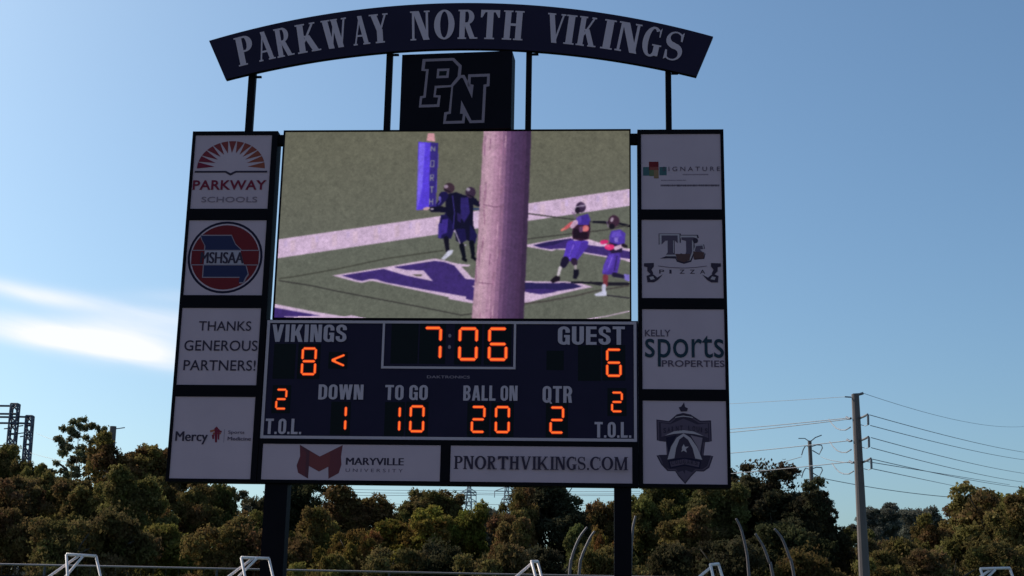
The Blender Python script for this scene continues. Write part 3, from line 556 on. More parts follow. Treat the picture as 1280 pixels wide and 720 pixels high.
(206,44,110,[940.6,330.7,940.1,333,938.7,334.8,936.7,335.8,934.4,335.8,932.4,334.8,931,333,930.5,330.7,931,328.4,932.4,326.5,934.4,325.5,936.7,325.5,938.7,326.5,940.1,328.4]),
(222,50,116,[958.3,346.5,956.9,350.3,952.9,353.4,947.2,355.1,940.8,355.1,935,353.4,931.1,350.4,929.6,346.5,931.1,342.7,935,339.6,940.8,337.9,947.2,337.9,952.9,339.6,956.9,342.7]),
(240,90,140,[944,343.9,943.5,345.4,942.1,346.6,940,347.3,937.8,347.3,935.8,346.6,934.4,345.4,933.9,343.9,934.4,342.4,935.8,341.1,937.8,340.5,940,340.4,942.1,341.1,943.5,342.4]),
(200,170,196,[962.7,355.4,983.6,347,980.2,337.1,959,344.6]),
(200,170,196,[966.3,350,965.8,352.5,964.3,354.5,962.1,355.6,959.6,355.6,957.4,354.5,955.9,352.5,955.4,350,955.9,347.5,957.4,345.6,959.6,344.4,962.1,344.4,964.3,345.5,965.8,347.5]),
(200,170,196,[987,342.1,986.5,344.4,985.1,346.2,983,347.2,980.8,347.2,978.8,346.2,977.4,344.4,976.9,342.1,977.4,339.8,978.8,338,980.8,336.9,983.1,336.9,985.1,337.9,986.5,339.8]),
(30,20,30,[980,346.1,988.8,348.8,991.9,340.6,983.8,336.3]),
(30,20,30,[987,341.2,986.5,343.5,985.1,345.3,983,346.3,980.8,346.3,978.8,345.3,977.4,343.5,976.9,341.2,977.4,338.9,978.8,337.1,980.8,336,983.1,336,985.1,337.1,986.5,338.9]),
(30,20,30,[994.6,344.7,994.1,346.6,993,348.1,991.3,349,989.4,349,987.7,348.2,986.5,346.6,986.1,344.7,986.6,342.8,987.7,341.3,989.4,340.4,991.3,340.4,993,341.3,994.1,342.8]),
(92,60,96,[857.1,286,868.6,284.7,867.8,302.4,858.5,304.2]),
(128,108,196,[956.7,319.2,968.5,317.4,967.2,332.4,958.3,333.3]),
(190,180,200,[847.2,229.6,876.1,224.3,875.8,222.1,846.8,227.4]),
(60,44,130,[837.4,354.3,831.2,376.3,833.3,376.9,839.4,354.9]),
(140,110,225,[949.3,376,938.8,406.7,940.8,407.4,951.3,376.7]),
(44,30,90,[963.4,371.6,954.9,415.4,958.2,416.1,966.7,372.3]),
(150,112,140,[580.1,-10,717.1,-9.4,709.2,328.2,701.5,565.5,558.2,566.1,570.6,328.3]),
(176,142,160,[580.1,-10,572.3,304.6,559.3,566.1,572.7,566,585.2,304.6,593,-9.9]),
(188,152,170,[591.6,-9.9,583.8,304.6,571.3,566,584.7,566,596.7,304.6,604.4,-9.9]),
(184,146,168,[603,-9.9,595.3,304.6,583.3,566,596.6,565.9,608.2,304.6,615.8,-9.8]),
(172,132,158,[614.4,-9.8,606.8,304.6,595.2,565.9,608.6,565.9,619.7,304.6,627.2,-9.8]),
(158,118,146,[625.8,-9.8,618.3,304.6,607.2,565.9,620.5,565.8,631.2,304.6,638.6,-9.7]),
(134,98,130,[637.3,-9.7,629.8,304.6,619.1,565.8,632.5,565.8,642.6,304.6,650,-9.7]),
(104,74,110,[648.7,-9.7,641.3,304.6,631.1,565.8,644.4,565.7,654.1,304.6,661.5,-9.6]),
(86,60,96,[660.1,-9.6,652.7,304.6,643,565.7,656.4,565.7,665.6,304.6,672.9,-9.6]),
(78,56,90,[671.5,-9.6,664.2,304.6,654.9,565.7,668.3,565.6,677,304.6,684.3,-9.5]),
(74,52,86,[682.9,-9.5,675.7,304.6,666.9,565.6,680.2,565.6,688.5,304.6,695.6,-9.5]),
(70,48,80,[694.3,-9.5,687.1,304.6,678.8,565.6,692.2,565.5,700,304.6,707,-9.4]),
(58,40,68,[705.7,-9.4,698.6,304.6,690.7,565.5,704.1,565.5,711.4,304.6,718.4,-9.4]),
(196,156,178,[592.7,59.3,591.3,102.4,593.4,102.6,594.7,59.5]),
(134,90,124,[584.4,13.3,583.4,73.8,585.5,73.9,586.5,13.4]),
(150,104,134,[616.8,415.6,615.4,458.3,617.4,458.4,618.8,415.7]),
(150,104,134,[587.1,423.3,585.6,456.4,587.6,456.6,589.1,423.5]),
(134,90,124,[642.6,16.8,641.4,72.9,643.4,73,644.7,16.9]),
(196,156,178,[629.2,109,627.6,144.4,629.6,144.6,631.2,109.1]),
(196,156,178,[617.1,517.9,615.4,544.1,617.4,544.3,619.1,518.1]),
(134,90,124,[605.8,366.3,604.2,399.1,606.2,399.3,607.8,366.4]),
(134,90,124,[589.7,156.1,588.7,212.6,590.7,212.7,591.8,156.2]),
(134,90,124,[573.2,162.6,572.2,220.6,574.3,220.7,575.3,162.7]),
(196,156,178,[625.5,279.3,624,319.1,626.1,319.3,627.5,279.4]),
(150,104,134,[589,248.7,587.5,284.2,589.5,284.3,591,248.9]),
(150,104,134,[633.3,26.4,631.8,69,633.9,69.2,635.4,26.6]),
(134,90,124,[635.3,284.9,633.8,326.5,635.9,326.6,637.4,285.1]),
(150,104,134,[581.6,536.9,579.9,562.4,581.9,562.5,583.6,537.1]),
(196,156,178,[627.1,346.8,625.5,380.7,627.6,380.9,629.2,346.9]),
(196,156,178,[587.5,406.1,586.3,453.1,588.3,453.2,589.5,406.2]),
(150,104,134,[585.5,179.7,584.4,231,586.5,231.1,587.6,179.8]),
(150,104,134,[585.6,318.7,583.9,347,586,347.2,587.6,318.9]),
(150,104,134,[636.1,162.1,634.3,187.8,636.4,188,638.2,162.3]),
(196,156,178,[607.2,484.1,606,534.4,608,534.5,609.2,484.2]),
(196,156,178,[644,12.6,642.3,49.8,644.4,49.9,646,12.8]),
(134,90,124,[575.8,355.8,574.7,404.9,576.7,405,577.8,355.9]),
(196,156,178,[571.4,337.7,570,372.3,572,372.4,573.5,337.8]),
(150,104,134,[583.4,327.6,581.9,363.7,584,363.9,585.4,327.7]),
(150,104,134,[578.4,27.1,576.9,65.9,579,66.1,580.5,27.2]),
(134,90,124,[612.1,536.7,610.5,563.3,612.5,563.5,614.2,536.9]),
(150,104,134,[636.4,234,634.6,262.2,636.7,262.4,638.4,234.2]),
(134,90,124,[568,400.9,566.9,449.6,569,449.7,570.1,401]),
(196,156,178,[588,25,586.8,72.3,588.9,72.4,590.1,25.1]),
(134,90,124,[599.9,22.1,598.4,58.1,600.4,58.2,602,22.2]),
(150,104,134,[632.4,355.6,630.9,397.1,632.9,397.2,634.4,355.7]),
(150,104,134,[586.7,226.8,585.1,259.1,587.2,259.2,588.7,226.9]),
(196,156,178,[595.4,353.4,594.3,408.2,596.3,408.3,597.4,353.5]),
(120,84,110,[583.9,222.5,616.1,229.7,616.6,226.9,584.4,219.7]),
(120,84,110,[616.5,229.8,643.9,227.4,643.6,224.5,616.2,226.9]),
(120,84,110,[575.6,451.5,616.4,456.1,616.6,453.8,575.8,449.2])]
# ------------------------------------------------------------------ scoreboard
BX, BZ = 5.5, 2.692+CAM_Z           # half width of the board and height of its underside
board = empty('scoreboard', (-1.2305, 26.488, 0), -.0608, label='tall black football scoreboard on two posts with video display and arched name sign', cat='scoreboard')
def X(u): return u-BX
def Zv(v): return v+BZ
def rect(mb, u0, u1, v0, v1, m, y): mb.art([(X(u0), Zv(v0)), (X(u1), Zv(v0)), (X(u1), Zv(v1)), (X(u0), Zv(v1))], m, y)
def bx(mb, u0, u1, y0, y1, v0, v1, m): mb.box(X(u0), X(u1), y0, y1, Zv(v0), Zv(v1), m)
for u0, u1 in ((1.96, 2.41), (8.77, 9.10)):
    b = MB(); bx(b, u0, u1, .04, .38, -BZ, -.002, M_black); bx(b, u0-.12, u1+.12, -.06, .48, -BZ, -BZ+.04, M_black)
    b.build('post', board)
    b = MB(); b.box(X(u0)-.5, X(u1)+.5, -.4, .8, -.1, .06, mat('concrete', (.3, .29, .27), .9, noise=.2)); b.build('footing', board)
# side columns
def column(u0, u1, rows):
    b = MB(); bx(b, u0, u1, 0, .32, 0, 7.28, M_cab)
    c = b.build('column_cabinet', board)
    f = MB(); e = .055
    bx(f, u0, rows[0][0], -.035, -.001, 0, 7.28, M_black); bx(f, rows[0][1], u1, -.035, -.001, 0, 7.28, M_black)
    zs = [7.28]+[w for r in rows for w in (r[3], r[2])]+[0]
    for i in range(0, len(zs), 2): bx(f, rows[0][0]+.001, rows[0][1]-.001, -.034, -.001, zs[i+1], zs[i], M_black)
    f.build('frame', c)
    return c
LR = [(.06, 1.68, 5.59, 7.20), (.06, 1.68, 3.76, 5.35), (.06, 1.68, 1.92, 3.50), (.06, 1.68, .06, 1.69)]
RR = [(9.32, 10.94, 5.57, 7.19), (9.32, 10.94, 3.73, 5.36), (9.32, 10.94, 1.90, 3.51), (9.32, 10.94, .06, 1.68)]
column(0, 1.80, LR); column(9.25, 11.0, RR)
def panel(r, label):
    b = MB(); bx(b, r[0]+.004, r[1]-.004, -.014, -.002, r[2]+.004, r[3]-.004, M_sign)
    return b.build('sign_panel', board, label=label)
PY = -.014
def inr(r):   # panel-local 0..1000 (x right, y down) to board plane
    return lambda x, y: (X(r[0]+(r[1]-r[0])*x/1000), Zv(r[3]-(r[3]-r[2])*y/1000))
def tx(mb, r, s, x0, x1, y0, y1, m, bold=0.0):
    g = inr(r); a = g(x0, y1); b = g(x1, y0); letters(mb, s, a[0], b[0], a[1], b[1], m, PY, bold)
def TX(p, *a):
    m_ = MB(); m_.k = 20; tx(m_, *a); m_.build('lettering', p)
def ring(mb, g, cx, cy, r1, r2, m, a0=0, a1=360, n=40):
    for i in range(n):
        a, b = rad(a0+(a1-a0)*i/n), rad(a0+(a1-a0)*(i+1)/n)
        k = mb.k
        mb.art([g(cx+r1*math.cos(a), cy-r1*math.sin(a)), g(cx+r2*math.cos(a), cy-r2*math.sin(a)), g(cx+r2*math.cos(b), cy-r2*math.sin(b)), g(cx+r1*math.cos(b), cy-r1*math.sin(b))], m, PY); mb.k = k
    mb.k += 1
def disc(g, cx, cy, rx, ry=None, n=36): ry = ry or rx; return [g(cx+rx*math.cos(math.tau*i/n), cy-ry*math.sin(math.tau*i/n)) for i in range(n)]
# 1 sunburst over a book
r = LR[0]; g = inr(r); p = panel(r, 'sign panel with a red half sunburst above an open book')
b = MB(); n = 13
for i in range(n):
    a0 = 180*i/n+(0 if i == 0 else 0.7); a1 = 180*(i+1)/n-(0 if i == n-1 else 0.7)
    am = (a0+a1)/2
    mm = mat('ray_red', tuple(p0*(i/12)+q0*(1-i/12) for p0, q0 in zip((.22, .022, .045), (.30, .07, .045))), .7, spec=.1)
    ri = 215
    ps = [g(490+ri*math.cos(rad(am)), 455-ri*math.sin(rad(am))*.98)]
    for k in range(4):
        a = rad(a0+(a1-a0)*k/3); ps.append(g(490+440*math.cos(a), 455-372*math.sin(a)))
    b.art(ps, mm, PY)
b.art([g(25, 488), g(430, 488), g(490, 520), g(555, 488), g(965, 488), g(965, 512), g(565, 512), g(490, 552), g(420, 512), g(25, 512)], M_ink, PY)
b.build('emblem', p)
TX(p, r, 'PARKWAY', 15, 965, 615, 745, M_mar, .022); TX(p, r, 'SCHOOLS', 140, 860, 838, 912, M_ink3, .01)
# 2 round emblem with state outline
r = LR[1]; g = inr(r); p = panel(r, 'sign panel with a round red emblem holding a dark state map')
b = MB(); ring(b, g, 497, 497, 448, 478, M_navyart); b.k += 1; b.art(disc(g, 497, 497, 432, 428, 48), M_red, PY)
M_mo = mat('map_navy', (.035, .032, .085), .6, spec=.08)
mo = [(170, 235), (560, 235), (590, 300), (615, 350), (690, 420), (705, 520), (770, 640), (800, 740), (770, 790), (750, 850), (690, 850), (700, 780), (235, 780), (235, 370), (190, 290)]
b.art([g(497+(x-497)*1.05, 497+(y-520)*1.05) for x, y in mo], M_outl, PY)
b.art([g(497+(x-497)*1.0, 497+(y-520)*1.0) for x, y in mo], M_mo, PY)
b.art([g(66, 400), g(928, 400), g(928, 605), g(66, 605)], M_outl, PY)
b.art([g(68, 412), g(926, 412), g(926, 593), g(68, 593)], M_red, PY)
b.art([g(232, 412), g(690, 412), g(745, 593), g(232, 593)], mat('band_white', (.42, .30, .36), .7), PY)
b.build('emblem', p)
TX(p, r, 'MSHSAA', 190, 735, 430, 580, M_ink, -.009)
# 3 thanks
r = LR[2]; p = panel(r, 'sign panel with three lines of thin dark capitals')
TX(p, r, 'THANKS', 230, 890, 175, 300, M_ink, .006); TX(p, r, 'GENEROUS', 65, 985, 425, 560, M_ink, .006); TX(p, r, 'PARTNERS!', 75, 975, 680, 815, M_ink, .006)

# 4 medical sponsor
r = LR[3]; g = inr(r); p = panel(r, 'sign panel with a small word beside a red branching cross')
TX(p, r, 'Mercy', 45, 440, 430, 585, M_ink, -.006); TX(p, r, 'Sports', 690, 890, 415, 465, M_ink2, .01); TX(p, r, 'Medicine', 690, 975, 490, 535, M_ink2, -.003)
b = MB()
for q, m in (([(500, 440), (600, 440), (600, 462), (500, 462)], M_org), ([(462, 415), (520, 400), (520, 425), (470, 440)], M_org), ([(515, 390), (545, 365), (560, 385), (560, 560), (535, 560)], M_mar), ([(560, 385), (585, 410), (585, 530), (566, 520)], M_mar), ([(490, 470), (520, 460), (520, 520), (500, 520)], M_mar), ([(545, 405), (610, 420), (608, 440), (545, 430)], M_mar)):
    b.art([g(*t) for t in q], m, PY)
b.art([g(640, 400), g(645, 400), g(645, 560), g(640, 560)], M_ink3, PY)
b.build('emblem', p)
# 5 care sponsor
r = RR[0]; g = inr(r); p = panel(r, 'sign panel with red and teal squares and faint spaced capitals')
b = MB()
for x0, x1, y0, y1, m in ((25, 105, 440, 555, M_teal), (230, 320, 440, 550, M_teal), (100, 220, 370, 480, M_red), (108, 212, 440, 500, mat('ink_rust', (.28, .04, .03), .7)), (104, 160, 480, 560, mat('ink_olive', (.12, .12, .05), .7)), (160, 220, 480, 590, mat('ink_amber', (.28, .13, .06), .7))):
    b.art([g(x0, y0), g(x1, y0), g(x1, y1), g(x0, y1)], m, PY)
b.build('emblem', p)
b = MB(); TX(p, r, 'S I G N A T U R E', 270, 985, 438, 495, M_ink2, 0.0)
random.seed(3)
for (x, xe, y, h, m) in ((520, 830, 532, 18, M_ink3), (250, 560, 610, 14, M_ink3), (245, 975, 672, 26, M_ink)):
    while x < xe:
        w = random.uniform(5, 14); b.art([g(x, y), g(x+w, y), g(x+w, y+h*random.uniform(.7, 1)), g(x, y+h)], m, PY); b.k -= 1; x += w+random.uniform(3, 5)
b.build('lettering', p)
# 6 pizza sponsor
r = RR[1]; g = inr(r); p = panel(r, 'sign panel with large outlined initials above a curled ribbon')
b = MB(); ol = [(215, 180), (480, 175), (740, 195), (770, 260), (750, 330), (790, 320), (790, 500), (640, 520), (610, 480), (300, 480), (240, 500), (300, 470), (300, 300), (215, 330)]
M_zs = mat('ink_light_grey', (.50, .34, .37), .7)
tT = [(222, 185), (470, 185), (470, 300), (425, 260), (400, 260), (400, 440), (430, 470), (285, 470), (315, 440), (315, 260), (280, 265), (222, 320)]
tJ = [(480, 205), (680, 205), (690, 240), (640, 255), (640, 420), (600, 520), (520, 545), (440, 520), (420, 470), (470, 440), (530, 470), (550, 420), (550, 260), (480, 240)]
tS = [(660, 330), (760, 320), (770, 370), (720, 380), (775, 430), (760, 490), (650, 500), (640, 450), (700, 450), (640, 400)]
for q in (tT, tJ, tS):
    cx = sum(t[0] for t in q)/len(q); cy = sum(t[1] for t in q)/len(q)
    b.art([g(cx+(x-cx)*1.1+4, cy+(y-cy)*1.09+6) for x, y in q], M_ink, PY)
for q in (tT, tJ, tS): b.art([g(*t) for t in q], M_zs, PY)
for q in (tT, tJ, tS):
    cx = sum(t[0] for t in q)/len(q); cy = sum(t[1] for t in q)/len(q)
    b.art([g(cx+(x-cx)*.80, cy+(y-cy)*.86) for x, y in q], M_ink2, PY)
b.art([g(415, 440), g(600, 440), g(590, 520), g(520, 548), g(440, 520)], M_brn, PY); b.art([g(635, 410), g(770, 420), g(762, 495), g(640, 505)], M_brn, PY)
b.art(disc(g, 665, 270, 32, 34, 14), M_ink, PY); b.art([g(225, 500), g(300, 470), g(430, 480), g(425, 500), g(330, 495)], M_ink, PY)
for s_ in (1, -1):
    h = lambda x, y: g(500+s_*(x-500), y)
    b.art([h(30, 560), (h(150, 555)), h(150, 600), h(120, 640), h(145, 690), h(110, 700), h(70, 660), h(70, 610), h(30, 600)], M_ink, PY)
    b.art([h(60, 720), h(130, 690), h(190, 740), h(260, 700), h(200, 770), h(150, 800), h(70, 800)], M_ink, PY)
    b.art([h(95, 735), h(140, 725), h(160, 760), h(110, 770)], M_zs, PY)
b.art([g(200, 590), g(350, 610), g(500, 616), g(650, 610), g(800, 590), g(800, 596), g(650, 616), g(500, 623), g(350, 616), g(200, 596)], M_ink2, PY)
b.build('emblem', p)
b = MB(); b.k = 3
for i, ch in enumerate('PIZZA'): tx(b, r, ch, 215+i*125, 215+i*125+(26 if ch == 'I' else 62), 640, 690, M_ink, .01)
b.build('lettering', p)
# 7 sports sponsor
r = RR[2]; p = panel(r, 'sign panel with large lower case dark teal lettering')
TX(p, r, 'KELLY', 35, 345, 262, 345, M_ink2, .012); TX(p, r, 'sports', 35, 985, 330, 720, M_dteal, .002); TX(p, r, 'PROPERTIES', 238, 990, 640, 722, M_ink2, .012)
# 8 crest
r = RR[3]; g = inr(r); p = panel(r, 'sign panel with a dark shield crest, arch and flame')
gg = lambda x, y: g((x-20)*1000/668, (y-38)*1000/652)     # drawn on a 720 unit sheet
b = MB(); A = lambda pts, m: b.art([gg(*t) for t in pts], m, PY)
sh = [(130, 188), (230, 200), (290, 150), (400, 145), (480, 195), (565, 192), (568, 355), (515, 360), (500, 470), (578, 470), (545, 560), (500, 590), (440, 590), (400, 630), (352, 688), (300, 630), (275, 590), (215, 590), (165, 540), (128, 470), (210, 468), (205, 360), (132, 352)]
sc = lambda pts, k: [(352+(x-352)*k, 410+(y-410)*k) for x, y in pts]
A(sh, M_ink); A(sc(sh, .955), M_ink2); A(sc(sh, .915), M_ink)
A([(165, 215), (240, 225), (345, 180), (455, 225), (540, 215), (540, 330), (455, 300), (345, 265), (240, 300), (170, 325)], M_ink2)
A([(195, 315), (270, 280), (345, 270), (425, 280), (505, 315), (430, 300), (345, 293), (270, 300)], M_zs)
A([(205, 330), (290, 310), (240, 400), (225, 460)], M_navyart); A([(495, 330), (400, 310), (455, 400), (470, 460)], M_ink3)
A([(215, 500), (245, 400), (290, 330), (345, 295), (400, 330), (450, 400), (490, 500), (435, 490), (415, 410), (380, 345), (345, 318), (310, 345), (285, 410), (270, 490)], M_zs)
A([(330, 405), (345, 380), (355, 400), (385, 398), (362, 418), (368, 445), (345, 430), (325, 440), (332, 420)], M_zs)
A([(220, 510), (290, 490), (350, 485), (410, 490), (480, 510), (470, 570), (350, 548), (235, 570)], M_navyart)
A([(232, 517), (350, 495), (470, 517), (462, 558), (350, 536), (242, 558)], M_ink2)
A([(165, 500), (205, 515), (215, 570), (185, 550)], M_ink); A([(535, 500), (495, 515), (490, 570), (515, 550)], M_ink)
A([(290, 600), (352, 580), (415, 600), (352, 668)], M_ink2); A([(330, 580), (355, 575), (352, 612)], M_ink)
A([(310, 92), (330, 85), (352, 52), (360, 88), (382, 98), (375, 122), (325, 125)], M_ink)
A([(290, 148), (345, 135), (405, 148), (400, 158), (345, 148), (295, 158)], M_ink); A([(280, 168), (345, 156), (420, 168), (420, 174), (345, 164), (280, 174)], M_zs)
b.build('emblem', p)
b = MB(); b.k = 22
for i, ch in enumerate('SAINT LOUIS'):
    if ch == ' ': continue
    x = 185+i*33; y = 262-28*math.cos((i-5)/5*1.3)
    a0 = gg(x, y+40); a1 = gg(x+(10 if ch == 'I' else 22), y); letters(b, ch, a0[0], a1[0], a0[1], a1[1], M_ink, PY, .02)
for i, ch in enumerate('COUGARS'):
    x = 245+i*31; y = 520-14*math.cos((i-3)/3*1.2)
    a0 = gg(x, y+26); a1 = gg(x+20, y-6); letters(b, ch, a0[0], a1[0], a0[1], a1[1], M_ink, PY, .01)
b.build('lettering', p)
# lower cabinet, score panel
b = MB(); bx(b, 1.81, 9.24, .002, .32, 0, .858, M_cab); lc = b.build('lower_cabinet', board)
f = MB()
for q in ((1.81, 1.88, 0, .86), (5.405, 5.585, .06, .765), (9.125, 9.24, 0, .86), (1.882, 9.123, 0, .058), (1.882, 9.123, .767, .86)): bx(f, q[0], q[1], -.03, 0, q[2], q[3], M_black)
f.build('frame', lc)
r = (1.885, 5.40, .06, .765); g = inr(r); p = panel(r, 'long low sign panel with a dark red folded letter emblem')
q = lambda x, y: g((x-365+29)*1000/222-0*x, y)
b = MB(); gm = lambda x, y: g((365+x/6.92-327)*1000/224, (550+y/6.92-555)*1000/46)
m2 = mat('ink_dark_red', (.15, .016, .026), .7); m3 = mat('ink_mid_red', (.20, .025, .026), .7)
b.art([gm(*t) for t in [(60, 42), (240, 145), (435, 42), (425, 145), (432, 215), (412, 290), (325, 340), (318, 235), (240, 278), (150, 230), (148, 340), (58, 290), (42, 225), (68, 145)]], m2, PY)
b.art([gm(*t) for t in [(150, 100), (240, 150), (330, 100), (330, 225), (240, 272), (150, 225)]], m3, PY)
b.art([gm(*t) for t in [(60, 42), (150, 95), (150, 225), (148, 338), (120, 320), (120, 110)]], mat('ink_deep_red', (.10, .014, .026), .7), PY)
b.build('emblem', p)
b = MB(); a0 = gm(472, 216); a1 = gm(968, 152); letters(b, 'MARYVILLE', a0[0], a1[0], a0[1], a1[1], M_ink, PY, -.008)
a0 = gm(470, 278); a1 = gm(965, 248); letters(b, 'U N I V E R S I T Y', a0[0], a1[0], a0[1], a1[1], M_ink2, PY); b.build('lettering', p)
r = (5.59, 9.12, .06, .765); p = panel(r, 'long low sign panel with a web address in slab capitals')
b = MB(); xs = 5.665; tot = 0; adv = []
for ch in 'PNORTHVIKINGS.COM': w = glyph(ch, .09, .06, .045, .05)[1]; adv.append(w+(.09 if ch != '.' else .12)); tot += adv[-1]
for ch, a in zip('PNORTHVIKINGS.COM', adv):
    w = a*(3.39/tot); serif_letter(b, ch, X(xs+w*.46), Zv(.305), w*.93 if ch != '.' else w*.5, .255, 0, M_ink, PY, (.15, .09, .06, .06)); xs += w
b.build('lettering', p)

SP = MB(); bx(SP, 1.81, 9.24, 0, .32, .862, 3.268, M_navy); sp_ = SP.build('score_panel', board)
b = MB()
for q in ((1.82, 9.21, .868, .925), (1.82, 9.21, 3.195, 3.25), (1.82, 1.878, .926, 3.194), (9.155, 9.21, .926, 3.194)): bx(b, q[0], q[1], -.012, -.001, q[2], q[3], M_line)
for q in ((4.16, 6.83, 2.28, 2.325), (4.16, 4.205, 2.326, 3.194), (6.785, 6.83, 2.326, 3.194)): bx(b, q[0], q[1], -.011, -.001, q[2], q[3], M_line)
b.build('border', sp_)
for s_, a, c, d, e, bo in (('VIKINGS', 1.93, 3.44, 2.81, 3.165, .045), ('GUEST', 7.66, 8.98, 2.78, 3.15, .045), ('DOWN', 2.93, 3.83, 1.65, 1.95, .035), ('TO GO', 4.26, 5.11, 1.65, 1.95, .035), ('BALL ON', 5.81, 6.88, 1.65, 1.95, .035), ('QTR', 7.37, 7.95, 1.62, 1.95, .035), ('T.O.L.', 1.91, 2.63, .955, 1.26, .025), ('T.O.L.', 8.39, 9.10, .945, 1.25, .025), ('DAKTRONICS', 5.08, 5.93, 2.09, 2.145, .01)):
    b = MB()
    if s_ == 'DAKTRONICS': letters(b, s_, X(a), X(c), Zv(d), Zv(e), M_outl, -.001, bo)
    else: caption(b, s_, X(a), X(c), Zv(d), Zv(e), M_txt, -.001)
    b.build('caption', sp_)
SEG = {'0': 'abcdef', '1': 'bc', '2': 'abged', '6': 'afgecd', '7': 'abc', '8': 'abcdefg', '<': '<'}
def digit(ch, u0, u1, v0, v1, t, slots=True):
    s = MB(); rect(s, u0-.06, u1+.06, v0-.06, v1+.06, M_slot, -.001); s.build('led_window', sp_)
    if ch == ' ': return
    b = MB(); h = (v1-v0)/2; mid = v0+h; e = t*.55; q = []
    P = {'a': (u0+e, v1-t/2, u1-e, v1-t/2), 'd': (u0+e, v0+t/2, u1-e, v0+t/2), 'g': (u0+e, mid, u1-e, mid), 'f': (u0+t/2, mid+e, u0+t/2, v1-e*1.1), 'b': (u1-t/2, mid+e, u1-t/2, v1-e*1.1), 'e': (u0+t/2, v0+e*1.1, u0+t/2, mid-e), 'c': (u1-t/2, v0+e*1.1, u1-t/2, mid-e)}
    if ch == '<': q = [(u0, mid, u1, v1), (u0, mid, u1, v0), (u0+.02, mid, u0+.09, mid)]
    else: q = [P[k] for k in SEG[ch]]
    for m, w, ex in ((M_led2, t*.86, t*.10), (M_led, t*.48, -t*.06)):
        for x0, z0, x1, z1 in q:
            l = math.hypot(x1-x0, z1-z0); dx, dz = (x1-x0)/l, (z1-z0)/l; nx, nz_ = -dz*w/2, dx*w/2; c = w*.45
            x0_, z0_, x1_, z1_ = x0-dx*ex, z0-dz*ex, x1+dx*ex, z1+dz*ex
            pts = [(x0_, z0_), (x0_+dx*c+nx, z0_+dz*c+nz_), (x1_-dx*c+nx, z1_-dz*c+nz_), (x1_, z1_), (x1_-dx*c-nx, z1_-dz*c-nz_), (x0_+dx*c-nx, z0_+dz*c-nz_)]
            b.art([(X(a), Zv(c_)) for a, c_ in pts], m, -.004)
    b.build('digit', sp_)
for d_ in ((' ', 4.40, 4.82, 2.44, 3.14, .09), ('7', 4.97, 5.37, 2.44, 3.15, .088), ('0', 5.67, 6.09, 2.43, 3.14, .088), ('6', 6.26, 6.68, 2.43, 3.14, .088),
           (' ', 2.05, 2.37, 2.12, 2.71, .07), ('8', 2.54, 2.87, 2.12, 2.71, .07), ('<', 3.16, 3.42, 2.33, 2.55, .06), (' ', 8.12, 8.45, 2.12, 2.71, .07), (' ', 7.5, 7.72, 2.33, 2.6, .07), ('6', 8.60, 8.93, 2.13, 2.72, .07),
           ('2', 2.07, 2.32, 1.43, 1.87, .06), ('2', 8.70, 8.95, 1.43, 1.86, .06), ('1', 3.26, 3.53, 1.01, 1.55, .07), ('1', 4.33, 4.60, 1.00, 1.55, .07), ('0', 4.75, 5.07, 1.00, 1.56, .07),
           ('2', 5.96, 6.27, 1.00, 1.56, .07), ('0', 6.43, 6.75, 1.00, 1.56, .07), ('2', 7.50, 7.81, 1.00, 1.56, .07)): digit(*d_)
b = MB()
for v in (2.72, 2.95): b.art([(X(5.51)+.032*math.cos(k*math.tau/10), Zv(v)+.04*math.sin(k*math.tau/10)) for k in range(10)], M_outl, -.006)
b.build('colon_lamp', sp_)
# video display
b = MB(); bx(b, 1.915, 9.115, .02, .34, 3.275, 7.30, M_cab)
for q in ((1.915, 9.115, 7.272, 7.30), (1.915, 9.115, 3.275, 3.305), (1.915, 1.948, 3.306, 7.271), (9.085, 9.115, 3.306, 7.271)): bx(b, q[0], q[1], -.02, .019, q[2], q[3], M_black)
vd = b.build('video_display', board)
# picture shown on the display: a raster of coloured cells
NX, NY, SS = 432, 240, 2
im = np.empty((NY*SS, NX*SS, 3)); yy, xx = np.mgrid[0:NY*SS, 0:NX*SS]; sx_ = (xx+.5)/(NX*SS)*1000; sy_ = (yy+.5)/(NY*SS)*554
rs = np.random.RandomState(5)
base = np.array((101, 100, 85)); im[:] = base
im[..., 2] += (sy_/554*8); im[..., 0] -= sy_/554*4
for c0, c1, c2, pts in PIC:
    P = np.array(pts, float).reshape(-1, 2); x0, y0 = P.min(0); x1, y1 = P.max(0)
    i0, i1 = max(0, int(x0/1000*NX*SS)-1), min(NX*SS, int(x1/1000*NX*SS)+2); j0, j1 = max(0, int(y0/554*NY*SS)-1), min(NY*SS, int(y1/554*NY*SS)+2)
    if i1 <= i0 or j1 <= j0: continue
    gx, gy = sx_[j0:j1, i0:i1], sy_[j0:j1, i0:i1]; ins = np.zeros(gx.shape, bool)
    for k in range(len(P)):
        (ax, ay), (bx_, by_) = P[k-1], P[k]
        if ay == by_: continue
        ins ^= ((ay > gy) != (by_ > gy)) & (gx < (bx_-ax)*(gy-ay)/(by_-ay)+ax)
    im[j0:j1, i0:i1][ins] = (c0, c1, c2)
im = im.reshape(NY, SS, NX, SS, 3).mean((1, 3))
def blur(a, k):
    for ax in (0, 1):
        a = sum(np.roll(a, s_, ax)*w for s_, w in ((-1, k), (0, 1-2*k), (1, k)))
    return a
im2 = blur(im, .2); im2[:2] = im[:2]; im2[-2:] = im[-2:]; im2[:, :2] = im[:, :2]; im2[:, -2:] = im[:, -2:]; im = im2
nA = blur(blur(rs.normal(0, 1, (NY, NX)), .25), .25)*9+rs.normal(0, 1, (NY, NX))*2.0
big = np.kron(rs.normal(0, 1, (NY//8, NX//8)), np.ones((8, 8))); big = blur(blur(blur(big, .33), .33), .33)
im = np.clip(im*(1+(nA/100+big/55)[..., None]), 0, 255)/255
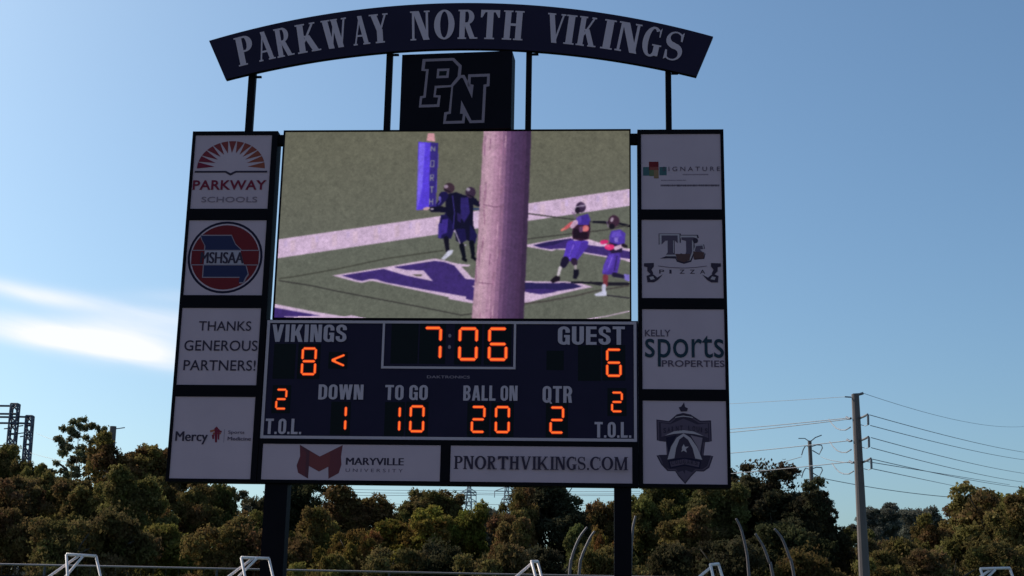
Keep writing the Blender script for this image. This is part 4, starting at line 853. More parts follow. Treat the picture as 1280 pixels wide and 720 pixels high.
lin = np.where(im < .04045, im/12.92, ((im+.055)/1.055)**2.4)[::-1]
gx, gy = np.meshgrid(np.linspace(X(1.949), X(9.084), NX+1), np.linspace(Zv(3.307), Zv(7.270), NY+1))
co = np.stack([gx, np.full_like(gx, .012), gy], -1).reshape(-1, 3)
idx = np.arange((NX+1)*(NY+1)).reshape(NY+1, NX+1)
fc = np.stack([idx[:-1, :-1], idx[:-1, 1:], idx[1:, 1:], idx[1:, :-1]], -1).reshape(-1, 4)
me = bpy.data.meshes.new('screen'); me.vertices.add(len(co)); me.vertices.foreach_set('co', co.ravel().astype('f4'))
me.loops.add(fc.size); me.loops.foreach_set('vertex_index', fc.ravel().astype('i4')); me.polygons.add(len(fc)); me.polygons.foreach_set('loop_start', np.arange(0, fc.size, 4, dtype='i4')); me.update()
at_ = me.attributes.new('picture', 'FLOAT_COLOR', 'FACE'); rgba = np.ones((NX*NY, 4), 'f4'); rgba[:, :3] = lin.reshape(-1, 3); at_.data.foreach_set('color', rgba.ravel())
m = mat('led_video_wall', (.01, .01, .012), .5, emit=(1, 1, 1), es=.97, spec=.1); t = m.node_tree; an = t.nodes.new('ShaderNodeAttribute'); an.attribute_name = 'picture'
t.links.new(an.outputs['Color'], t.nodes['Principled BSDF'].inputs['Emission Color']); me.materials.append(m)
so = link(bpy.data.objects.new('screen', me)); so.parent = vd; tag(so, label='lit video picture of players in purple on a football field')
b = MB()
for u0, u1 in ((1.795, 1.92), (9.11, 9.255)):
    b = MB(); bx(b, u0, u1, .03, .2, 7.02, 7.22, M_black); b.build('bracket', board)
# struts of the arched sign
for u0, u1, v1 in ((1.07, 1.22, 8.75), (3.99, 4.12, 9.25), (6.94, 7.06, 9.25), (9.84, 9.96, 8.8)):
    b = MB(); bx(b, u0, u1, .06, .18, 7.26, v1, M_black); b.build('strut', board)
    v = {1.07: 8.50, 3.99: 8.98, 6.94: 8.97, 9.84: 8.52}[u0]
    b = MB(); bx(b, u1+.001, u1+.14, .0, .055, v-.005, v+.03, M_black); b.build('clamp_plate', board)
# arched sign
TC, TR, BC, BR = (5.52, -7.57), 17.70, (5.55, -9.62), 18.71
def arcz(c, R_, u): return c[1]+math.sqrt(R_*R_-(u-c[0])**2)
b = MB(); n = 48
tp = [(.20+(10.83-.20)*i/n, arcz(TC, TR, .20+(10.83-.20)*i/n)) for i in range(n+1)]
bt = [(.62+(10.47-.62)*i/n, arcz(BC, BR, .62+(10.47-.62)*i/n)) for i in range(n+1)]
for y, fl in ((-.06, 0), (.05, 1)):
    for i in range(n):
        q = [(bt[i][0], bt[i][1]), (bt[i+1][0], bt[i+1][1]), (tp[i+1][0], tp[i+1][1]), (tp[i][0], tp[i][1])]
        q = [(X(a), y, Zv(c)) for a, c in q]; b.face(q[::-1] if fl else q, M_navy)
for E_, fl in ((tp, 0), (bt, 1)):
    for i in range(n):
        (a, c), (d, e) = E_[i], E_[i+1]; q = [(X(a), -.06, Zv(c)), (X(d), -.06, Zv(e)), (X(d), .05, Zv(e)), (X(a), .05, Zv(c))]; b.face(q[::-1] if fl else q, M_black)
for i, fl in ((0, 1), (n, 0)):
    q = [(X(bt[i][0]), -.06, Zv(bt[i][1])), (X(bt[i][0]), .05, Zv(bt[i][1])), (X(tp[i][0]), .05, Zv(tp[i][1])), (X(tp[i][0]), -.06, Zv(tp[i][1]))]; b.face(q[::-1] if fl else q, M_black)
ar = b.build('arched_sign', board, label='navy arched sign with raised pale serif capitals')
for ch, a, c in (('P', 297, 320), ('A', 323, 345), ('R', 346, 369), ('K', 372, 403), ('W', 404, 438), ('A', 443, 465), ('Y', 464, 489), ('N', 515, 541), ('O', 545, 572), ('R', 575, 601), ('T', 603, 628), ('H', 631, 658),
                 ('V', 685, 709), ('I', 708, 723), ('K', 724, 750), ('I', 754, 771), ('N', 772, 802), ('G', 804, 829), ('S', 831, 855)):
    b = MB(); u = .2+((a+c)/2-262)*.0169; w = (c-a)*.0169*.95
    if ch == 'I': w *= .9
    ang = -math.asin((u-5.55)/18.2); ub = u+.33*math.sin(ang); vb = arcz(BC, BR, ub)+.215
    serif_letter(b, ch, X(ub), Zv(vb), w, .665, ang, M_letter, -.062, (.19, .065, .05, .055)); b.build('letter', ar)
# monogram box
bo = MB(); bo.box(-1.17, 1.17, 0, .5, 0, 1.71, M_cab)
box = bo.build('monogram_box', board, label='black box sign with two interlocked outlined capitals'); box.location = (X(5.49), -.02, Zv(7.302)); box.rotation_euler = (0, 0, rad(-4))
gb = lambda x, y: ((x-535)/900*2.34, 1.71-(y-50)/630*1.71)
b = MB(); AA = lambda pts, m: b.art([gb(*t) for t in pts], m, 0)
AA([(255, 92), (512, 92), (577, 158), (572, 240), (505, 332), (378, 338), (372, 395), (413, 398), (405, 492), (238, 492), (245, 400), (272, 396), (287, 193), (248, 190)], M_outl)
AA([(498, 330), (570, 236), (602, 236), (655, 335), (628, 330), (632, 233), (808, 233), (806, 335), (780, 340), (772, 632), (655, 632), (618, 570), (612, 632), (440, 632), (446, 538), (482, 533)], M_outl)
AA([(280, 114), (500, 114), (552, 168), (546, 246), (492, 316), (362, 318), (354, 412), (393, 414), (385, 470), (258, 470), (264, 416), (292, 412), (308, 178), (274, 176)], M_navyd)
AA([(512, 328), (574, 258), (590, 262), (668, 430), (678, 320), (652, 314), (654, 256), (786, 256), (784, 318), (758, 322), (750, 610), (668, 610), (582, 445), (574, 552), (598, 556), (592, 610), (462, 610), (468, 556), (500, 550)], M_navyd)
AA([(378, 178), (478, 178), (472, 256), (374, 256)], M_outl); AA([(396, 198), (458, 198), (453, 236), (393, 236)], M_slot)
b.build('monogram', box)
# ------------------------------------------------------------------ ground
g = MB(); M_turf = mat('turf', (.045, .06, .03), .95, noise=.3, nscale=.6, spec=.1)
g.face([(-900, -300, 0), (900, -300, 0), (900, 1500, 0), (-900, 1500, 0)], M_turf); g.build('ground', kind='structure')
g = MB(); g.face([(-60, 8, .004), (60, 8, .004), (60, 16.5, .004), (-60, 16.5, .004)], mat('track_surface', (.05, .05, .055), .9, noise=.15, nscale=20)); g.build('running_track', kind='structure')

# ------------------------------------------------------------------ foliage
def foliage_mat():
    m = bpy.data.materials.new('foliage'); m.use_nodes = True; t = m.node_tree; n = t.nodes; l = t.links; n.clear()
    oi = n.new('ShaderNodeObjectInfo'); at1 = n.new('ShaderNodeAttribute'); at1.attribute_name = 'leaf'
    hs = n.new('ShaderNodeHueSaturation')
    def M1(op, a, b):
        k = n.new('ShaderNodeMath'); k.operation = op
        for i, v in enumerate((a, b)):
            if isinstance(v, (int, float)): k.inputs[i].default_value = v
            else: l.new(v, k.inputs[i])
        return k.outputs[0]
    se = n.new('ShaderNodeSeparateXYZ'); l.new(at1.outputs['Vector'], se.inputs[0])
    l.new(oi.outputs['Color'], hs.inputs['Color'])
    l.new(M1('MULTIPLY_ADD', se.outputs[0], .10) , hs.inputs['Hue']); n[-1].inputs[2].default_value = .45
    l.new(M1('MULTIPLY_ADD', se.outputs[1], 1.5), hs.inputs['Value']); n[-1].inputs[2].default_value = .32
    hs.inputs['Saturation'].default_value = 1.0
    d = n.new('ShaderNodeBsdfDiffuse'); tr = n.new('ShaderNodeBsdfTranslucent'); mx = n.new('ShaderNodeMixShader'); mx.inputs[0].default_value = .38
    gl = n.new('ShaderNodeBsdfGlossy'); gl.inputs['Roughness'].default_value = .5; gl.inputs['Color'].default_value = (1, 1, 1, 1); m2 = n.new('ShaderNodeMixShader'); m2.inputs[0].default_value = .0
    o = n.new('ShaderNodeOutputMaterial')
    l.new(hs.outputs[0], d.inputs[0]); l.new(hs.outputs[0], tr.inputs[0]); l.new(d.outputs[0], mx.inputs[1]); l.new(tr.outputs[0], mx.inputs[2])
    l.new(mx.outputs[0], m2.inputs[1]); l.new(gl.outputs[0], m2.inputs[2]); l.new(m2.outputs[0], o.inputs[0]); return m
M_fol = foliage_mat()
def leaf_mesh(name, clumps, per, leaf, spread, rng, lob=None):
    """clumps: (n,4) centre and outward factor; per leaves each; returns a mesh of small rhombic leaf sprays"""
    n = len(clumps)*per; c = np.repeat(clumps[:, :3], per, 0); p = rng.normal(0, 1, (n, 3))*spread*np.repeat(clumps[:, 3:4], per, 0); p[:, 2] *= .75; c = c+p
    a = rng.normal(0, 1, (n, 3)); a /= np.linalg.norm(a, axis=1)[:, None]; q = rng.normal(0, 1, (n, 3)); b = np.cross(a, q); b /= np.linalg.norm(b, axis=1)[:, None]
    s = leaf*rng.uniform(.55, 1.35, (n, 1)); a = a*s; b = b*s*rng.uniform(.35, .7, (n, 1))
    v = np.stack([c-a, c+b-a*.1, c+a, c-b+a*.1], 1).reshape(-1, 3); me = bpy.data.meshes.new(name)
    me.vertices.add(n*4); me.vertices.foreach_set('co', v.ravel().astype('f4')); me.loops.add(n*4); me.loops.foreach_set('vertex_index', np.arange(n*4, dtype='i4'))
    me.polygons.add(n); me.polygons.foreach_set('loop_start', np.arange(0, n*4, 4, dtype='i4')); me.update()
    hue = np.clip(np.repeat(rng.uniform(0, 1, len(clumps)), per)*.7+rng.uniform(0, 1, n)*.3, 0, 1); val = np.clip(np.repeat(rng.uniform(0, 1, len(clumps)), per)*.6+rng.uniform(0, 1, n)*.4, 0, 1)
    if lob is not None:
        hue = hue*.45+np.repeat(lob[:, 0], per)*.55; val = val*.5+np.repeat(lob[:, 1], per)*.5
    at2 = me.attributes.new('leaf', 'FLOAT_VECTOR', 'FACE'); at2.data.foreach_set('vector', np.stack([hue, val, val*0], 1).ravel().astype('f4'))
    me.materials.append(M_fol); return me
def crown_variant(seed, kind):
    rng = np.random.RandomState(seed); L_ = []
    HT = {'sparse': 2.2, 'shrub': 1.5, 'dense': 2.2}[kind]
    if kind == 'sparse': nl, rr = 75, (.05, .11)
    elif kind == 'shrub': nl, rr = 34, (.14, .27)
    else: nl, rr = 84, (.08, .26)
    big = [(rng.uniform(-.6, .6), rng.uniform(-.6, .6), rng.uniform(.25, .82)*HT, rng.uniform(.22, .48)) for _ in range(9)]+[(rng.uniform(-.2, .2), 0, .35*HT, .62), (0, rng.uniform(-.2, .2), .6*HT, .40)]
    for i in range(nl):
        if kind == 'sparse':
            z = rng.uniform(.12, .97)*HT; th = rng.uniform(0, math.tau); w = (1-abs(z/HT-.45)*1.1)*rng.uniform(.2, 1.0); L_.append((w*math.cos(th), w*math.sin(th), z, rng.uniform(*rr)))
        else:
            bx0, by0, bz0, br0 = big[rng.randint(len(big))]; d = rng.normal(0, 1, 3); d /= np.linalg.norm(d); d[2] = d[2]*.9+.12
            br0 *= rng.uniform(.75, 1.05); L_.append((bx0+d[0]*br0, by0+d[1]*br0, min(HT*.93, max(.05, bz0+d[2]*br0*1.15)), rng.uniform(*rr)))
    cl = []; lob = []
    for q, (x, y, z, r_) in enumerate(L_):
        k = int(230*r_); hv, vv = rng.uniform(), rng.uniform()
        d = rng.normal(0, 1, (k, 3)); d /= np.linalg.norm(d, axis=1)[:, None]; d[:, 2] = np.abs(d[:, 2])*np.where(rng.uniform(0, 1, k) < .75, 1, -1)
        rad_ = r_*rng.uniform(.6, 1.15, k)
        for j in range(k):
            cl.append((x+d[j, 0]*rad_[j], y+d[j, 1]*rad_[j], max(.0, z+d[j, 2]*rad_[j]*.8), rng.uniform(.6, 1.2))); lob.append((hv, vv))
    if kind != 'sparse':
        for x, y, z, r_ in big:  # inner filler leaves made darker: shade inside the crown put into their colour
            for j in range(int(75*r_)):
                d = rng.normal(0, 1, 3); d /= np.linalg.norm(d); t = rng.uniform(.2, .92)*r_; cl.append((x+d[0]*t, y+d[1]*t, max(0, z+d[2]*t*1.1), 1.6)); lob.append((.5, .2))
    cl = np.array(cl); cl[:, 2] *= HT/np.percentile(cl[:, 2], 99.5)
    return leaf_mesh('crown', cl, 14 if kind != 'sparse' else 10, .038 if kind != 'sparse' else .042, .040, rng, lob=np.array(lob))
DENSE = [crown_variant(10+i, 'dense') for i in range(7)]
SPARSE = [crown_variant(40+i, 'sparse') for i in range(2)]
SHRUB = [crown_variant(60+i, 'shrub') for i in range(3)]
def trunk_mesh(seed):
    rg = random.Random(seed); b = MB()
    pts = [Vector((rg.uniform(-.03, .03)*k, rg.uniform(-.03, .03)*k, k*.16)) for k in range(6)]
    b.tube(pts, [.05, .04, .034, .027, .019, .01], M_bark, 8)
    for i in range(9):
        k = rg.randint(1, 4); p0 = pts[k]; a = rg.uniform(0, math.tau); l = rg.uniform(.3, .55)
        p2 = p0+Vector((math.cos(a)*l, math.sin(a)*l, rg.uniform(.12, .35))); p1 = p0.lerp(p2, .5)+Vector((0, 0, .05)); b.tube([p0, p1, p2], [.016, .010, .004], M_bark, 5)
    o = b.build('trunk', None, smooth=True); me = o.data; bpy.data.objects.remove(o); return me
TRUNK = [trunk_mesh(i) for i in range(3)]
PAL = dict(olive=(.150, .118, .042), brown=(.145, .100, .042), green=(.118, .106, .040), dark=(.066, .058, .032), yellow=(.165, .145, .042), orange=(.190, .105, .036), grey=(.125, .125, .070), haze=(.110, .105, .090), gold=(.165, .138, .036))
rt_ = random.Random(11); cnt = 0
def tree(px, topy, hw, Y, colr, kind, label, cat='tree', group='trees behind the scoreboard', squash=1.0):
    global cnt
    top = at(px, topy, Y); w = hw/F_PX*Y*1.22; h = top.z
    nm = {'dense': 'leafy_tree', 'sparse': 'sparse_tree', 'shrub': 'shrub'}[kind]
    r_ = empty(nm, (top.x, Y, 0), label=label, cat=cat, group=group)
    V = {'dense': DENSE, 'sparse': SPARSE, 'shrub': SHRUB}[kind]
    c = link(bpy.data.objects.new('crown', V[cnt % len(V)])); c.parent = r_
    HT = {'sparse': 2.2, 'shrub': 1.5, 'dense': 2.2}[kind]; ch = min(h*.93, max(w*HT, 3.6 if kind == 'shrub' else 5.4)); z0 = h-ch
    c.scale = (w*rt_.uniform(.92, 1.1), w*rt_.uniform(.9, 1.1), ch/HT); c.location = (0, 0, z0); c.rotation_euler = (0, 0, rt_.uniform(0, math.tau))
    k = [v*rt_.uniform(.9, 1.1) for v in PAL[colr]]; c.color = (*k, 1)
    t_ = link(bpy.data.objects.new('trunk', TRUNK[cnt % 3])); t_.parent = r_; t_.scale = (min(w, h*.5), min(w, h*.5), h); t_.rotation_euler = (0, 0, rt_.uniform(0, 6))
    cnt += 1
    return r_
TR_ = [
 (8, 560, 26, 86, 'olive', 'dense', 'olive tree at the far left edge, in front of the lattice gantry legs'),
 (40, 578, 22, 84, 'olive', 'dense', 'small olive tree just left of the gap beside the lattice gantry'),
 (101, 526, 33, 100, 'grey', 'sparse', 'tall thin tree with sky showing between its branches at far left'),
 (126, 534, 22, 102, 'grey', 'sparse', 'smaller open tree touching the short grey pole at far left'),
 (62, 596, 34, 82, 'olive', 'dense', 'olive tree below the gap between gantry and tall thin tree'),
 (166, 550, 50, 92, 'brown', 'dense', 'dark reddish brown round tree left of the lowest left sign panel'),
 (208, 560, 34, 96, 'brown', 'dense', 'brown tree partly hidden by the left edge of the scoreboard'),
 (18, 600, 38, 78, 'brown', 'dense', 'brown tree filling the left edge above the fence rail'),
 (112, 602, 38, 79, 'olive', 'dense', 'olive tree under the tall thin tree'),
 (180, 590, 38, 76, 'yellow', 'dense', 'rounded yellow green tree in front of the reddish brown tree'),
 (232, 602, 34, 82, 'olive', 'dense', 'olive tree under the lower left corner of the scoreboard'),
 (263, 606, 28, 86, 'green', 'dense', 'green tree below the panel with the red branching cross'),
 (292, 612, 30, 90, 'grey', 'sparse', 'loose tree with bright gaps just left of the left scoreboard post'),
 (312, 634, 34, 76, 'olive', 'dense', 'olive tree directly left of the left scoreboard post'),
 (366, 596, 38, 92, 'dark', 'dense', 'dark green tree rising just right of the left scoreboard post'),
 (396, 642, 34, 78, 'olive', 'dense', 'rounded olive tree right of the left scoreboard post'),
 (464, 613, 42, 90, 'brown', 'dense', 'reddish brown tree below the dark red letter emblem'),
 (442, 668, 34, 73, 'orange', 'dense', 'rust coloured low tree in the gap right of the left post'),
 (535, 616, 38, 88, 'green', 'dense', 'green tree left of the two distant pylons'),
 (512, 640, 50, 77, 'gold', 'dense', 'broad dark olive tree with golden crown, in front below the sign gap'),
 (581, 634, 34, 80, 'gold', 'dense', 'golden olive dome shaped tree under the left distant pylon'),
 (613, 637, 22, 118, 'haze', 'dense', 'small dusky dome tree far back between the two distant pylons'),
 (641, 646, 30, 77, 'olive', 'dense', 'olive tree right of the golden dome shaped tree'),
 (686, 592, 46, 85, 'dark', 'dense', 'tall broad dark tree rising behind the web address panel'),
 (655, 612, 22, 84, 'olive', 'dense', 'narrow olive tree on the left flank of the tall dark tree'),
 (758, 630, 26, 92, 'brown', 'dense', 'brown tree just left of the right scoreboard post'),
 (728, 662, 26, 79, 'green', 'dense', 'green tree behind the left pair of curved poles'),
 (752, 664, 20, 72, 'orange', 'dense', 'bright rust tree between the curved poles and the right post'),
 (808, 622, 34, 84, 'olive', 'dense', 'olive tree just right of the right scoreboard post'),
 (860, 596, 52, 88, 'green', 'dense', 'large green tree behind the lower right corner of the scoreboard'),
 (852, 640, 38, 76, 'olive', 'dense', 'olive tree in front, left of the right group of curved poles'),
 (940, 585, 52, 88, 'dark', 'dense', 'tallest dark tree, right of the scoreboard behind the curved poles'),
 (902, 608, 40, 84, 'green', 'dense', 'dark green tree below the shield crest panel'),
 (992, 604, 46, 84, 'dark', 'dense', 'dark domed tree in front of the small steel pole'),
 (1030, 628, 34, 90, 'dark', 'dense', 'dark tree immediately left of the tall steel pole'),
 (985, 660, 50, 74, 'dark', 'dense', 'low dark tree behind the three curved poles at right'),
 (1062, 660, 26, 100, 'green', 'dense', 'green tree behind the tall steel pole'),
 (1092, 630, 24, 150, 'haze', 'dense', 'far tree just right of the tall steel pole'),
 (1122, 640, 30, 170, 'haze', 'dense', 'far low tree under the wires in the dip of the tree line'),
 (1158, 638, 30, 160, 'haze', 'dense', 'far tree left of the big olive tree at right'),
 (1180, 648, 34, 82, 'olive', 'dense', 'olive tree on the left flank of the big right tree'),
 (1236, 607, 66, 76, 'olive', 'dense', 'big rounded olive tree at the right edge'),
 (1292, 612, 48, 70, 'olive', 'dense', 'green tree cut by the right edge of the photo'),
 (1150, 680, 34, 74, 'olive', 'dense', 'low olive tree in the dip right of the tall steel pole'),
 (76, 612, 30, 90, 'brown', 'dense', 'brown tree between the gantry columns and the tall thin tree, low down'),
 (146, 606, 26, 84, 'gold', 'dense', 'golden brown tree under the reddish brown round tree'),
 (336, 622, 30, 96, 'dark', 'dense', 'dark tree directly behind the left scoreboard post'),
 (488, 636, 28, 94, 'brown', 'dense', 'brown tree between the reddish brown tree and the broad golden one'),
 (424, 640, 24, 96, 'brown', 'dense', 'brown tree behind the two thin poles'),
 (556, 640, 26, 92, 'brown', 'dense', 'brown tree just left of the golden dome shaped tree'),
 (710, 640, 26, 96, 'dark', 'dense', 'dark tree on the right flank of the tall dark tree'),
 (790, 640, 26, 90, 'brown', 'dense', 'brown tree half hidden by the right scoreboard post'),
 (1205, 630, 34, 84, 'olive', 'dense', 'olive tree joining the big right tree to its left flank'),
 (1096, 678, 30, 90, 'brown', 'dense', 'brownish low tree just right of the tall steel pole'),
]
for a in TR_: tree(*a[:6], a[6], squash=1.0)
SHC = ['brown', 'olive', 'brown', 'gold', 'olive', 'brown', 'yellow', 'olive', 'dark', 'brown', 'dark', 'olive', 'dark', 'dark', 'brown', 'olive', 'brown', 'olive']
SHX = [(20, 640), (85, 652), (150, 640), (215, 660), (275, 664), (345, 670), (420, 697), (480, 690), (560, 682), (630, 684), (690, 690), (760, 686), (830, 684), (905, 676), (1010, 690), (1110, 692), (1190, 690), (1262, 682)]
NEAR = ['left edge', 'first white frame', 'dark thicket right of the first white frame', 'lower left of the scoreboard', 'second white frame', 'left post', 'fence right of the left post', 'rust coloured tree', 'golden dome tree', 'third white frame', 'tall dark tree', 'right post', 'gap right of the right post', 'fourth white frame', 'three curved poles', 'tall steel pole', 'right dip', 'last white frame']
for (x, y), c_, nr_ in zip(SHX, SHC, NEAR):
    tree(x, y, 44, 62+rt_.uniform(-4, 4), c_, 'shrub', {'brown': 'brown', 'olive': 'olive', 'gold': 'golden', 'yellow': 'yellow green', 'dark': 'dark green'}[c_]+' bush behind the fence, by the '+nr_, 'bush', 'bushes behind the fence')
# far wood that reads as one mass
rng = np.random.RandomState(77); k = 2600
xs = rng.uniform(-150, 150, k); ys = rng.uniform(150, 200, k); hh = 9.0+1.3*np.sin(xs*.09)+1.2*np.sin(xs*.23+1)
cl = np.stack([xs, ys, hh*rng.uniform(.05, 1, k)**.6, np.full(k, 1.0)], 1)
me = leaf_mesh('woodland', cl, 12, .75, 1.3, rng); o = link(bpy.data.objects.new('woodland', me)); o.color = (.045, .047, .04, 1)
tag(o, label='distant wood filling the dips between the nearer trees', cat='woodland', kind='stuff')

# ------------------------------------------------------------------ fence
YF = 33.0; fz = 2.86
fe = empty('chain_link_fence', (0, YF, 0), label='long fence with thin grey top rail and dark screen behind the scoreboard', cat='fence')
b = MB(); b.tube([(-30, 0, fz+.12), (-12.5, 0, fz+.03), (0, 0, fz), (12.5, 0, fz), (30, 0, fz)], .024, M_galv, 8); b.build('top_rail', fe)
b = MB(); b.box(-30, 30, .03, .036, .05, fz-.22, M_mesh); b.build('screen_fabric', fe)
for i in range(-7, 8):
    b = MB(); b.tube([(i*4.1+1.3, .06, 0), (i*4.1+1.3, .06, fz+.0)], .028, mat('fence_post', (.07, .07, .08), .6) if i == -7 else bpy.data.materials['fence_post'], 6); b.build('post', fe)
# chain link: crossing wires
b = MB(); 
b = MB(); s_ = .30
x = -30
while x < 30:
    b.box(x, x+.004, .0, .004, fz-.20, fz, bpy.data.materials['fence_post']); x += s_
o = b.build('wire_mesh', fe, kind='stuff')

# ------------------------------------------------------------------ white frames
def fframe(Y, corners, braces, label, r=.021):
    L_, R_ = corners; a = at(*L_[0], Y); b2 = at(*R_[0], Y+.25)
    def down(p, q, Yp):
        A_ = at(*p, Yp); B_ = at(*q, Yp); d = B_-A_; return A_+d*((0-A_.z)/d.z)
    fl = down(L_[0], L_[1], Y); fr = down(R_[0], R_[1], Y+.25)
    root = empty('tube_frame', (a.x, Y, 0), label=label, cat='frame', group='white tube frames beyond the field')
    off = Vector((a.x, Y, 0)); bar = MB(); bar.tube([a-off, b2-off], r*1.05, M_white, 10); bar.build('top_bar', root, smooth=True)
    for p, q in ((a, fl), (b2, fr)):
        l_ = MB(); l_.tube([p-off, q-off], r*.9, M_white, 10); l_.build('leg', root, smooth=True)
    for p, q in braces:
        A_ = at(*p, Y+.1); B_ = down(p, q, Y+.1); d = B_-A_; B_ = A_+d*.55
        l_ = MB(); l_.tube([A_-off, B_-off], r*.9, M_white, 10); l_.build('brace', root, smooth=True)
    l_ = MB(); l_.tube([fl-off+Vector((0, 0, .03)), fr-off+Vector((0, 0, .03))], r, M_white, 8); l_.build('foot_bar', root)
fframe(20, (((83, 693), (84.5, 720)), ((120, 695), (125.5, 720))), (((98, 695), (61, 721)), ((103.5, 695.5), (82, 721))), 'white tube frame with two braces, leftmost, in front of the fence rail')
fframe(20, (((301.5, 697), (306, 720)), ((336, 698), (341, 720))), (((316, 698), (284, 722)), ((321, 698), (297, 722))), 'white tube frame partly hidden by the left scoreboard post')
fframe(21, (((664.5, 702), (669.5, 721)), ((672, 702), (677, 721))), (((665, 704), (644, 722)),), 'narrow white tube frame in the middle, under the web address panel', .024)
fframe(21, (((888, 706), (891.5, 721)), ((898, 705), (903, 721))), (((890, 708), (873, 722)),), 'narrow white tube frame just left of the three curved poles', .024)
fframe(21, (((1225.5, 711), (1228.5, 721)), ((1262, 710), (1266, 721))), (((1238.5, 712), (1224, 722)), ((1244, 712), (1234, 722))), 'white tube frame with bright top bar near the right edge')

# ------------------------------------------------------------------ curved poles
def cpole(pts, Y, label):
    P = [at(x, y, Y) for x, y in pts]; e = P[-1]; d = (P[-1]-P[-2]); P.append(Vector((e.x+d.x/d.z*(0-e.z)*.55, Y, 0))); P = P[::-1]
    # smooth
    Q = []
    for i in range(len(P)-1):
        p0, p1, p2, p3 = P[max(i-1, 0)], P[i], P[i+1], P[min(i+2, len(P)-1)]
        for k in range(5):
            t = k/5; Q.append(.5*((2*p1)+(p2-p0)*t+(2*p0-5*p1+4*p2-p3)*t*t+(3*p1-p0-3*p2+p3)*t**3))
    Q.append(P[-1]); off = Vector((P[0].x, Y, 0)); b = MB(); n_ = len(Q); b.tube([q-off for q in Q], [.052-.018*i/n_ for i in range(n_)], M_curve, 8)
    o = b.build('curved_pole', None, smooth=True, label=label, cat='pole', group='curved grey poles behind the fence'); o.location = off
cpole([(734, 659), (727, 668), (722, 677), (718, 687), (715, 697), (712, 717)], 44, 'curved grey pole, left one of the pair left of the right post')
cpole([(743.5, 664), (738.5, 671), (734, 680), (727, 697), (724, 717)], 44, 'curved grey pole, right one of the pair left of the right post')
cpole([(794.5, 645), (792.5, 653), (791, 662), (789, 690), (788, 717)], 44, 'curved grey pole mostly hidden behind the right scoreboard post')
cpole([(920, 648), (925, 658), (928.5, 669), (933, 689), (936, 717)], 44, 'curved grey pole, tallest and leftmost of the three at right')
cpole([(944, 667), (950, 676), (955, 685), (961.5, 703), (965.5, 717)], 44, 'curved grey pole, thin middle one of the three at right')
cpole([(968, 661), (974, 668), (979, 676), (986.5, 696), (992, 717)], 44, 'curved grey pole, rightmost of the three at right')

# ------------------------------------------------------------------ steel poles
def spole(px, py, px2, py2, Y, r1, r2, label, name='steel_pole'):
    A_ = at(px, py, Y); B_ = at(px2, py2, Y); d = B_-A_; G_ = A_+d*((0-A_.z)/d.z)
    root = empty(name, (G_.x, Y, 0), label=label, cat='pole'); off = Vector((G_.x, Y, 0)); n_ = 8
    b = MB(); b.tube([(G_-off).lerp(A_-off, i/n_) for i in range(n_+1)], [r2+(r1-r2)*i/n_ for i in range(n_+1)], M_pole, 12); b.build('shaft', root)
    return root, off
YB = 56.0
bp, off = spole(1069, 493, 1080.5, 718, YB, .16, .262, 'tall tapered steel transmission pole at the right carrying many wires')
def arm(pts, r, Ys, nm, root, off_, m=M_ins):
    P = [at(x, y, Yy)-off_ for (x, y), Yy in zip(pts, Ys)]; b = MB(); b.tube(P, r, m, 6); return b.build(nm, root)
for (x, y) in ((1074, 523), (1075, 551), (1078, 578)):
    arm([(x, y), (x+6, y-2.5), (x+10.5, y-5)], .045, (YB, YB-.5, YB-1), 'arm', bp, off)
    arm([(x+11, y-4.5), (x+11.3, y+8)], .048, (YB-1, YB-1), 'insulator', bp, off)
    arm([(x-10.5, y), (x-13, y+.5), (x-16, y-1.5)], .048, (YB, YB+.6, YB+1.2), 'arm', bp, off)
    a_ = x-38; arm([(x-38, y+1), (x-34, y+7), (x-29, y+12), (x-23, y+14.5), (x-17, y+14.5), (x-11, y+11)], 0.026, [YB+12-2*i for i in range(6)], 'jumper_loop', bp, off, M_wire)
    arm([(x+11.3, y+8), (x+8, y+9.5), (x+2, y+8)], .014, (YB-1, YB-.5, YB), 'jumper_loop', bp, off, M_wire)
arm([(1056, 496), (1064, 496.5)], .03, (YB, YB), 'cap_arm', bp, off); arm([(1066, 493.5), (1074, 493), (1079, 491.5)], .06, (YB, YB, YB), 'cap_arm', bp, off)
Y2 = 120.0
sp2, off2 = spole(1012, 551, 1015, 612, Y2, .17, .24, 'smaller steel pole with looped arms above the dark tree at right')
for dy in (0, 28):
    arm([(1015, 558+dy), (1021, 556+dy), (1027, 556.5+dy), (1028, 560+dy), (1024, 568+dy), (1015.5, 563+dy)], .05, [Y2]*6, 'loop_arm', sp2, off2)
    arm([(1007, 557+dy), (1004, 562+dy), (1002, 569+dy)], .05, [Y2]*3, 'insulator', sp2, off2)
    arm([(1007, 557+dy), (1013, 559+dy)], .03, [Y2]*2, 'arm', sp2, off2)
arm([(1013, 552), (1019, 547), (1027, 544)], .05, [Y2]*3, 'arm', sp2, off2); arm([(1012, 552), (1006, 548), (998, 548)], .04, [Y2]*3, 'arm', sp2, off2)
p3, off3 = spole(141.5, 533, 139.5, 562, 92, .22, .27, 'short stout grey pole beside the tall thin tree at far left')
arm([(143, 536), (149, 535.5), (156, 534.5)], .035, [92]*3, 'arm', p3, off3)
spole(419, 617, 419, 634, 140, .13, .15, 'taller of two thin poles above the trees right of the left post', 'thin_pole')
spole(411, 621, 411, 634, 140, .09, .11, 'shorter of two thin poles above the trees right of the left post', 'thin_pole')

